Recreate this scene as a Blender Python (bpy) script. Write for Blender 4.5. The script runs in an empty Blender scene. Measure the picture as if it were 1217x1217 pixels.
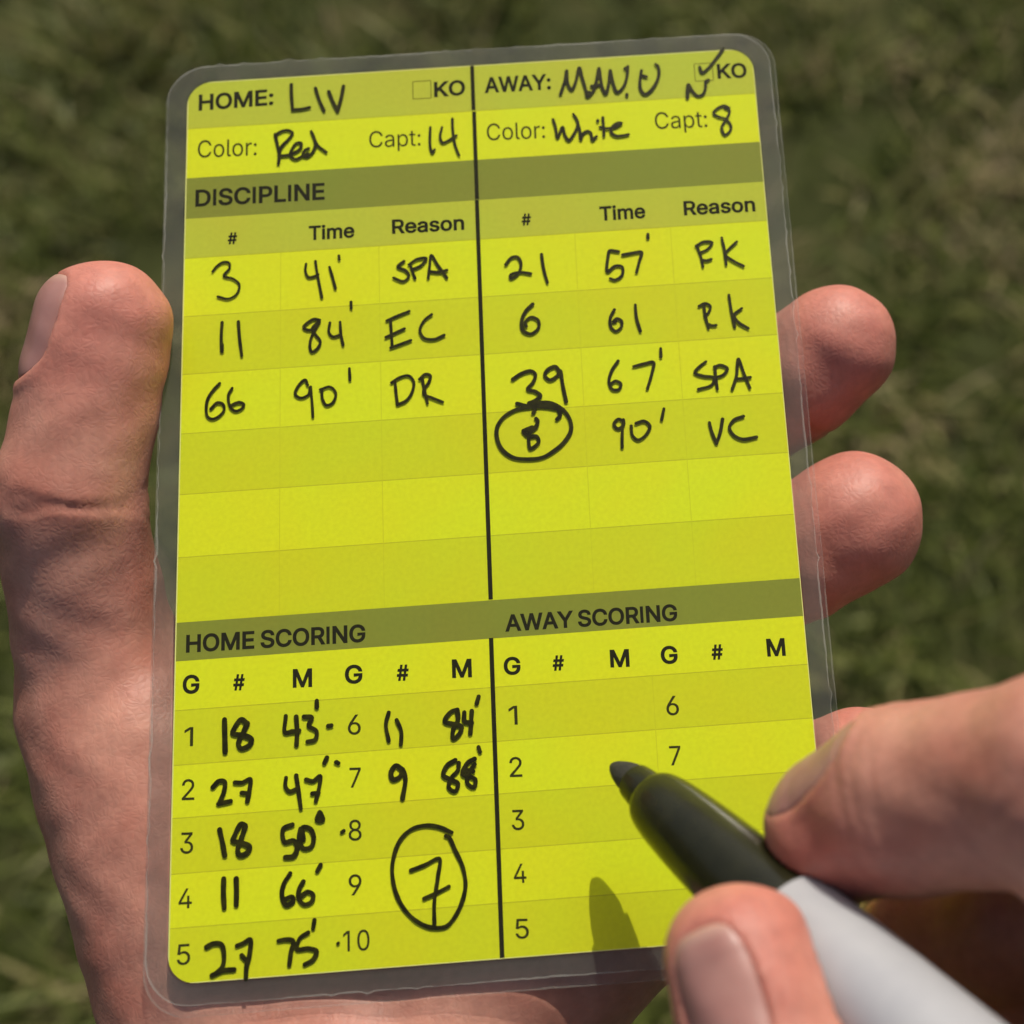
import bpy, bmesh, math, random
import numpy as np
from mathutils import Vector, Matrix

# ---------------------------------------------------------------- data
# lengths on the card are millimetres in the card's own frame
# (x right, y towards its top edge, z out of its face); the world is metres
CARD_ROT = [[0.997123, -0.075408, 0.007687], [0.074972, 0.966241, -0.24649], [0.01116, 0.246357, 0.969115]]
CARD_LOC = [-0.02969, 0.09837, 1.28879]
SUN_DIR = [0.1694, 0.6129, 0.7718]
HANDWRITING = [
 ["handwritten team name in the home row",0.471,[[[-24.12,56.71],[-24.1,55.26],[-23.95,52.88]],[[-23.95,52.88],[-22.68,52.91],[-21.69,53.09]],[[-20.89,55.92],[-20.36,54.0],[-19.76,52.45]],[[-19.12,55.29],[-18.54,53.62],[-17.96,52.26]],[[-17.14,55.97],[-17.48,54.17],[-17.96,52.26]]]],
 ["handwritten word Red",0.422,[[[-26.25,49.38],[-25.97,47.94],[-25.69,46.32],[-25.8,44.98]],[[-26.25,49.19],[-25.54,49.7],[-24.55,49.87],[-23.95,49.4],[-24.44,48.57],[-25.42,47.41],[-25.69,46.44]],[[-25.75,46.14],[-24.76,46.13],[-23.89,46.38],[-22.91,47.04],[-22.85,47.84],[-23.45,47.82],[-24.05,46.94],[-24.22,46.09],[-23.56,45.5],[-22.69,45.86],[-21.92,46.17]],[[-21.81,46.96],[-22.36,46.7],[-22.58,45.98],[-22.03,45.75],[-21.37,46.26],[-20.93,47.33],[-21.09,48.45],[-21.48,49.47]],[[-21.09,48.33],[-20.6,47.31],[-19.51,46.25]]]],
 ["handwritten captain number 14",0.357,[[[-5.69,48.96],[-5.77,47.48],[-5.76,46.0],[-5.52,45.13],[-5.22,45.6]],[[-4.14,48.85],[-4.43,47.39],[-4.12,46.56],[-3.34,46.82],[-2.28,47.48]],[[-2.73,50.0],[-2.72,48.38],[-2.57,46.64],[-2.28,45.39],[-1.97,44.51]]]],
 ["handwritten team name in the away row",0.44,[[[11.81,52.69],[12.39,54.35],[12.81,56.22],[12.83,54.32],[13.34,53.27],[13.96,54.49],[14.51,56.54],[14.87,54.81],[15.23,53.14],[15.4,52.06],[16.22,52.82],[16.75,54.42],[17.18,56.29],[17.32,54.63],[17.47,53.23],[17.86,52.32],[18.33,53.68],[18.67,55.87],[18.87,54.27],[19.43,52.46],[20.26,53.16],[20.84,54.64],[21.05,56.27]],[[16.04,53.59],[16.71,53.66],[17.38,53.74]],[[20.64,55.98],[21.05,56.21]],[[15.55,52.74],[16.04,52.58]],[[20.68,52.02],[20.69,51.87]],[[22.86,55.51],[22.61,54.26],[22.58,52.74],[23.08,51.89],[23.77,52.22],[24.5,53.11],[25.08,54.34],[25.22,55.6],[25.08,56.11],[24.81,56.32]],[[22.92,54.74],[23.47,54.51]]]],
 ["handwritten word White",0.404,[[[10.64,48.96],[10.92,47.82],[11.12,46.19],[11.86,47.75],[12.13,46.49],[12.59,45.72],[13.35,46.65],[13.92,48.1],[13.69,48.99],[13.38,49.57]],[[13.93,48.22],[14.14,46.97],[14.19,45.67],[14.45,46.45],[15.13,46.9],[15.56,46.62],[15.73,45.49],[16.3,46.01]],[[16.6,48.41],[16.56,48.29]],[[17.28,48.79],[17.32,47.49],[17.3,46.0]],[[16.82,47.4],[17.47,47.16],[18.08,47.12],[18.92,47.25],[19.72,47.75],[19.28,47.84],[18.48,47.28],[18.27,46.55],[18.84,45.95],[19.73,45.89],[20.56,46.02]],[[15.85,45.67],[16.3,46.01]]]],
 ["hand drawn tick over the checkbox",0.432,[[[30.73,55.48],[31.01,54.63],[31.78,55.15],[33.01,56.59],[34.14,58.11]]]],
 ["handwritten letter N below the checkbox",0.429,[[[28.79,50.94],[28.8,51.94],[29.02,52.94],[29.53,51.89],[30.15,51.15],[30.83,51.29],[31.29,52.27],[31.42,53.27],[31.77,53.44]],[[28.74,50.94],[28.97,51.93]]]],
 ["handwritten captain number 8",0.361,[[[33.68,49.08],[34.26,48.67],[33.91,47.69],[33.53,47.1],[33.01,46.14],[33.37,45.06],[34.21,45.81],[34.16,46.68],[33.56,47.47],[32.8,47.77],[32.07,48.39],[32.79,49.15],[33.59,49.4],[34.23,49.04]]]],
 ["handwritten number 3",0.324,[[[-34.22,30.05],[-33.7,30.76],[-32.88,31.28],[-32.12,31.14],[-32.03,30.39],[-32.74,29.36],[-31.56,28.86],[-30.75,27.98],[-31.08,26.69],[-32.13,26.1],[-33.49,26.5]]]],
 ["handwritten time 41",0.368,[[[-22.18,30.27],[-22.27,29.3],[-21.86,28.39],[-20.88,28.52],[-20.62,28.69]],[[-20.97,30.57],[-20.7,28.6],[-20.15,25.42]],[[-19.15,29.62],[-18.75,28.07],[-18.4,26.53]],[[-17.94,31.14],[-17.88,30.59]]]],
 ["handwritten code SPA",0.391,[[[-9.54,29.75],[-10.35,29.03],[-9.29,28.36],[-8.95,27.56],[-9.68,26.93],[-10.92,27.51]],[[-8.66,28.9],[-8.16,27.21]],[[-8.92,29.22],[-7.83,29.92],[-6.67,29.94],[-7.32,29.0],[-8.49,28.5]],[[-6.46,27.15],[-6.25,28.73],[-6.0,30.32],[-5.17,28.85],[-4.06,27.01]],[[-6.09,28.03],[-5.02,27.86],[-4.03,28.08]]]],
 ["handwritten number 11",0.406,[[[-32.88,22.86],[-32.96,21.11],[-32.89,18.85]],[[-32.82,19.81],[-32.81,18.85]],[[-30.81,22.82],[-30.64,20.62],[-30.32,18.1]]]],
 ["handwritten time 84",0.375,[[[-20.46,22.21],[-21.43,21.13],[-20.99,20.34],[-20.38,19.34],[-20.74,18.42],[-21.44,18.0],[-21.7,18.68],[-21.52,19.99],[-20.99,21.1],[-20.46,22.02]],[[-20.46,22.3],[-21.25,22.46],[-22.49,21.49],[-22.14,21.09],[-21.08,21.01]],[[-19.14,21.82],[-19.29,20.59],[-18.8,19.89],[-17.74,20.1]],[[-17.85,21.83],[-17.74,20.1],[-17.49,18.66]],[[-16.43,24.51],[-16.4,23.64]]]],
 ["handwritten code EC",0.387,[[[-11.42,21.55],[-11.31,19.44],[-11.25,17.92]],[[-11.9,21.59],[-10.47,22.16],[-9.01,22.68]],[[-12.02,19.31],[-10.69,19.88],[-9.66,20.32]],[[-11.43,17.84],[-10.19,18.22],[-8.86,18.66]],[[-6.14,22.03],[-7.13,21.24],[-7.69,19.94],[-7.18,18.86],[-5.95,18.58],[-4.62,19.05]]]],
 ["handwritten number 66",0.38,[[[-33.07,14.56],[-33.88,13.68],[-34.52,12.61],[-34.71,11.33],[-34.52,10.21],[-33.91,9.84],[-33.05,10.19],[-32.46,10.98],[-32.64,11.73],[-33.34,11.97],[-34.15,11.2]],[[-31.49,13.79],[-31.92,12.98],[-31.91,12.05],[-31.59,11.1],[-30.98,10.69],[-30.21,11.0],[-29.99,11.45],[-30.47,11.81],[-31.08,11.71],[-31.6,11.47]]]],
 ["handwritten time 90",0.37,[[[-21.97,13.47],[-22.32,14.24],[-23.19,13.47],[-23.54,12.37],[-22.84,11.86],[-21.89,12.25],[-21.71,13.17]],[[-21.62,13.26],[-21.45,11.29],[-21.34,9.21]],[[-20.41,12.8],[-19.18,13.08],[-18.46,12.19],[-18.85,10.92],[-19.63,10.64],[-20.15,11.57],[-20.2,12.69]],[[-16.72,15.39],[-16.65,13.83]]]],
 ["handwritten code DR",0.382,[[[-10.98,13.23],[-10.87,11.64],[-10.72,10.05]],[[-11.42,13.08],[-10.27,13.74],[-9.22,13.85],[-8.62,12.97],[-8.91,11.49],[-9.63,10.52],[-10.72,10.05]],[[-7.56,13.45],[-7.25,11.56],[-6.94,9.96]],[[-7.86,13.29],[-7.12,13.89],[-6.51,13.66],[-6.7,12.83],[-7.34,11.85],[-7.35,11.19],[-6.32,10.65],[-5.02,10.0]]]],
 ["handwritten number 21",0.414,[[[3.59,28.32],[4.35,29.24],[5.15,29.28],[5.56,28.27],[5.15,26.93],[4.15,26.32],[4.16,26.81],[5.34,27.11],[6.76,26.82]],[[8.27,29.45],[8.48,27.28],[8.88,25.4]]]],
 ["handwritten time 57",0.416,[[[18.28,29.12],[17.12,29.31],[16.9,28.63],[16.69,26.39],[17.71,27.1],[18.6,26.94],[18.54,25.77],[17.6,25.16],[16.99,25.4]],[[18.79,28.6],[20.15,28.79],[21.23,28.81],[20.89,27.56],[20.43,26.03]],[[22.23,31.31],[22.22,30.78]]]],
 ["handwritten code RK",0.373,[[[28.56,28.98],[28.91,27.57],[29.08,26.19]],[[28.39,29.19],[29.42,29.71],[30.49,29.53],[29.89,28.68],[28.77,28.17]],[[28.97,27.17],[29.59,27.03],[30.23,27.18]],[[31.81,30.13],[32.03,28.33],[32.11,26.26]],[[33.71,29.4],[32.58,28.39],[32.08,27.74],[33.0,26.79],[34.33,25.91]]]],
 ["handwritten number 6",0.454,[[[6.85,22.54],[5.93,21.64],[5.34,20.34],[5.46,18.99],[6.42,18.45],[7.42,19.14],[7.46,20.19],[6.6,20.73],[5.78,20.12],[5.89,19.53]]]],
 ["handwritten time 61",0.411,[[[17.28,21.01],[16.69,19.9],[16.71,18.66],[17.29,18.04],[18.03,18.56],[18.08,19.42],[17.48,19.75],[17.01,19.3],[17.37,19.37]],[[20.0,21.49],[20.05,19.66],[20.44,17.81]]]],
 ["handwritten code RK with a lower case k",0.38,[[[28.79,20.95],[28.86,19.41],[29.17,17.56]],[[28.15,20.71],[28.98,21.04],[29.62,20.6],[29.33,19.76],[28.76,19.22]],[[29.04,18.24],[29.64,17.91],[30.17,17.93]],[[32.12,21.97],[32.27,19.74],[32.55,17.51]],[[33.64,20.02],[32.58,19.14],[33.04,18.14],[34.25,17.19]]]],
 ["handwritten number 39",0.49,[[[3.89,12.41],[4.97,13.08],[6.24,13.37],[6.78,12.88],[6.46,11.85],[5.72,10.93],[6.69,10.56],[7.29,9.92],[6.64,9.37],[5.79,9.06]],[[9.88,12.95],[9.35,13.74],[8.35,13.36],[7.97,12.64],[8.57,11.99],[9.43,12.38],[9.96,13.1]],[[10.02,12.94],[10.21,10.98],[10.51,8.94]]]],
 ["handwritten time 67",0.418,[[[17.35,13.93],[16.48,12.68],[16.05,11.2],[16.43,10.15],[17.22,10.09],[17.52,10.82],[16.84,11.24],[16.2,10.82]],[[19.27,13.04],[20.66,13.31],[21.81,13.42],[21.54,11.93],[20.84,9.92]],[[22.87,15.24],[22.83,14.1]]]],
 ["handwritten code SPA in wider letters",0.397,[[[28.5,13.03],[27.66,12.43],[26.99,11.63],[28.09,11.08],[29.31,10.8],[29.06,9.88],[27.27,9.36]],[[29.59,12.29],[29.58,10.97],[29.68,9.18]],[[29.5,12.2],[30.31,12.42],[31.15,11.89],[30.56,11.09],[29.48,10.79]],[[31.55,9.05],[32.22,10.78],[32.66,13.1],[33.21,11.08],[33.81,9.07]],[[32.19,10.41],[33.16,10.43],[33.96,10.5]]]],
 ["handwritten number 8 with an apostrophe",0.486,[[[6.78,6.18],[6.06,5.49],[4.94,5.43],[5.61,4.65],[6.58,4.57],[6.82,3.82],[5.75,3.02],[5.58,3.91],[5.76,5.07],[6.63,5.89],[6.8,6.62],[6.61,6.93]],[[6.07,5.86],[5.23,5.55]],[[9.5,7.75],[9.68,7.15],[9.24,6.66]],[[6.52,8.12],[6.29,7.69]]]],
 ["hand drawn ring around the number",0.509,[[[4.32,9.1],[5.77,8.69],[7.32,9.03],[8.71,8.85],[10.2,7.7],[10.9,6.32],[10.9,4.99],[10.0,3.59],[8.7,2.52],[7.15,1.75],[5.21,1.68],[3.56,2.02],[2.22,3.14],[1.65,4.64],[1.7,6.11],[2.51,7.37],[3.94,8.23],[5.48,8.49],[7.3,8.51],[8.96,8.16],[10.06,7.86]],[[6.89,8.69],[8.42,8.65],[9.52,8.12]]]],
 ["handwritten time 90 with an apostrophe",0.402,[[[17.5,5.89],[16.9,6.12],[16.34,5.42],[16.83,4.83],[17.56,5.33],[17.56,5.98]],[[17.49,5.71],[17.3,3.88],[17.21,2.33]],[[19.13,5.4],[20.19,5.6],[20.84,4.91],[20.25,3.76],[19.26,3.19],[18.6,3.79],[18.5,5.08]],[[22.76,7.08],[22.37,5.63]]]],
 ["handwritten code VC",0.435,[[[28.34,4.82],[28.59,3.42],[29.04,2.01]],[[30.03,5.16],[29.64,3.53],[29.04,2.01]],[[32.67,5.34],[31.5,4.96],[30.81,4.0],[31.26,2.95],[32.34,2.32],[34.1,2.47]]]],
 ["handwritten scorer 18",0.616,[[[-31.89,-28.2],[-31.82,-30.26],[-31.76,-32.06]],[[-29.19,-28.89],[-29.93,-28.34],[-30.81,-29.51],[-30.89,-29.92],[-29.58,-30.26],[-28.68,-30.82],[-28.92,-31.46],[-29.89,-31.79],[-30.22,-31.2],[-29.67,-29.93],[-29.19,-28.89]]]],
 ["handwritten minute 43",0.537,[[[-24.64,-28.32],[-24.71,-30.3],[-23.86,-30.19]],[[-23.41,-28.5],[-23.29,-30.24],[-23.37,-31.87]],[[-24.68,-30.33],[-23.05,-30.17]],[[-22.47,-28.57],[-21.57,-28.72],[-21.9,-29.68],[-21.0,-30.41],[-21.17,-31.38],[-22.07,-31.56]],[[-20.96,-26.77],[-20.96,-27.52]],[[-19.61,-29.89],[-19.25,-29.85]]]],
 ["handwritten scorer 27",0.53,[[[-33.16,-36.09],[-32.44,-35.42],[-31.79,-35.55],[-31.86,-36.76],[-32.41,-38.08]],[[-32.49,-38.07],[-31.04,-37.86]],[[-30.58,-35.72],[-29.69,-35.79],[-28.8,-35.45],[-28.87,-36.82],[-29.1,-38.01]],[[-29.76,-36.99],[-28.87,-37.14]]]],
 ["handwritten minute 47",0.512,[[[-24.59,-35.61],[-24.66,-36.65],[-24.18,-37.25],[-23.21,-37.0]],[[-23.4,-35.45],[-23.13,-37.25],[-22.85,-39.36]],[[-22.23,-36.02],[-21.42,-36.25],[-20.61,-35.74],[-20.7,-36.95],[-21.11,-38.61]],[[-21.51,-37.69],[-20.78,-37.67]],[[-19.79,-33.61],[-20.09,-34.24]],[[-18.72,-34.24],[-18.65,-34.22]]]],
 ["handwritten scorer 18 in the third row",0.623,[[[-32.28,-41.06],[-31.94,-42.51],[-31.65,-44.03]],[[-29.32,-40.8],[-29.8,-40.61],[-30.59,-41.98],[-30.74,-42.44],[-29.78,-42.75],[-28.81,-43.3],[-29.13,-43.98],[-29.92,-44.16],[-30.17,-43.59],[-29.78,-42.35],[-29.31,-40.96]]]],
 ["handwritten minute 50",0.586,[[[-23.85,-41.13],[-24.89,-41.53],[-24.73,-43.05],[-23.69,-42.97],[-23.29,-43.79],[-23.68,-44.71],[-24.64,-44.79]],[[-22.88,-41.68],[-23.04,-42.86],[-22.56,-43.92],[-21.68,-43.83],[-21.36,-42.83],[-21.76,-41.77],[-22.64,-41.54],[-22.56,-42.9]],[[-20.66,-39.94],[-20.95,-40.79],[-20.31,-40.84],[-20.55,-40.03]]]],
 ["handwritten scorer 11",0.598,[[[-31.73,-46.69],[-31.74,-48.32],[-31.63,-49.96]],[[-30.29,-46.8],[-30.24,-48.28],[-30.26,-49.75]]]],
 ["handwritten minute 66",0.542,[[[-24.08,-46.64],[-24.8,-47.76],[-25.03,-48.98],[-24.55,-50.18],[-23.76,-49.85],[-23.84,-49.31],[-24.79,-49.54]],[[-22.57,-47.69],[-23.04,-48.51],[-23.12,-49.44],[-22.49,-50.26],[-21.62,-50.02],[-21.46,-49.25],[-22.09,-48.89],[-22.81,-49.31]],[[-20.57,-45.96],[-20.97,-46.64]]]],
 ["handwritten scorer 27 in the fifth row",0.553,[[[-33.59,-54.16],[-32.81,-53.84],[-31.94,-53.98],[-31.61,-54.92],[-31.75,-56.43],[-32.76,-57.33]],[[-32.91,-57.32],[-31.67,-56.89],[-30.41,-56.86]],[[-30.13,-54.27],[-29.35,-54.02],[-28.64,-53.7],[-28.7,-55.44],[-29.01,-56.64],[-29.07,-57.99]],[[-29.57,-55.38],[-29.17,-55.86]]]],
 ["handwritten minute 75",0.516,[[[-25.41,-54.09],[-24.46,-54.01],[-23.75,-54.22],[-23.99,-55.5],[-24.17,-56.85]],[[-22.02,-53.43],[-22.89,-53.9],[-23.28,-54.64],[-23.28,-55.17],[-21.94,-55.19],[-21.08,-55.57],[-21.47,-56.45],[-22.42,-56.91]],[[-21.3,-52.1],[-21.46,-53.01]]]],
 ["handwritten scorer 11 beside row six",0.499,[[[-12.43,-28.81],[-12.78,-30.18],[-12.48,-32.18]],[[-11.51,-29.78],[-10.99,-31.14],[-11.05,-32.7]]]],
 ["handwritten minute 84",0.56,[[[-4.28,-29.08],[-5.03,-29.27],[-5.8,-30.37],[-4.74,-30.78],[-3.85,-31.18],[-4.12,-31.98],[-4.87,-32.5],[-4.84,-31.44],[-4.24,-30.33],[-4.29,-29.16]],[[-3.47,-29.47],[-3.42,-30.55],[-2.61,-30.78]],[[-2.56,-29.37],[-2.69,-30.77],[-2.81,-32.0]],[[-1.69,-27.69],[-1.96,-28.51]]]],
 ["handwritten number 9",0.573,[[[-10.91,-35.72],[-11.71,-35.18],[-12.29,-35.94],[-12.06,-36.77],[-11.25,-36.51],[-10.91,-35.72],[-10.6,-36.72],[-10.97,-39.03]]]],
 ["handwritten minute 88",0.535,[[[-4.7,-35.05],[-5.69,-35.63],[-6.13,-36.73],[-5.25,-37.28],[-4.45,-37.83],[-4.8,-38.69],[-5.52,-38.23],[-5.24,-37.12],[-4.4,-36.21],[-4.3,-35.41]],[[-2.41,-35.06],[-3.24,-35.48],[-3.85,-36.74],[-2.96,-37.13],[-2.4,-37.49],[-2.59,-38.37],[-3.31,-37.91],[-3.2,-36.79],[-2.43,-35.71]],[[-1.91,-33.71],[-1.73,-34.29]],[[-3.59,-36.27],[-2.62,-36.51]],[[-18.51,-34.34],[-18.44,-34.38]]]],
 ["hand drawn ring around the total",0.489,[[[-5.33,-43.4],[-6.84,-42.65],[-8.45,-42.37],[-10.07,-42.72],[-11.38,-43.9],[-12.13,-45.73],[-12.32,-47.45],[-11.96,-49.66],[-11.04,-51.59],[-9.64,-53.08],[-8.07,-53.89],[-6.33,-53.95],[-5.35,-53.1],[-4.35,-51.32],[-3.9,-49.49],[-4.16,-47.43],[-4.98,-45.48],[-5.67,-43.93],[-6.06,-43.74]]]],
 ["handwritten total 7",0.466,[[[-10.16,-47.37],[-8.55,-46.87],[-6.85,-46.29],[-7.06,-48.31],[-7.53,-51.08],[-7.59,-53.62]],[[-8.71,-50.65],[-7.35,-50.16],[-5.81,-49.5]]]],
 ["ink dot before the printed 8",0.439,[[[-18.11,-42.41],[-17.87,-42.27]]]],
 ["ink dot before the printed 10",0.344,[[[-18.65,-54.89],[-18.58,-54.86]]]]]
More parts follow.
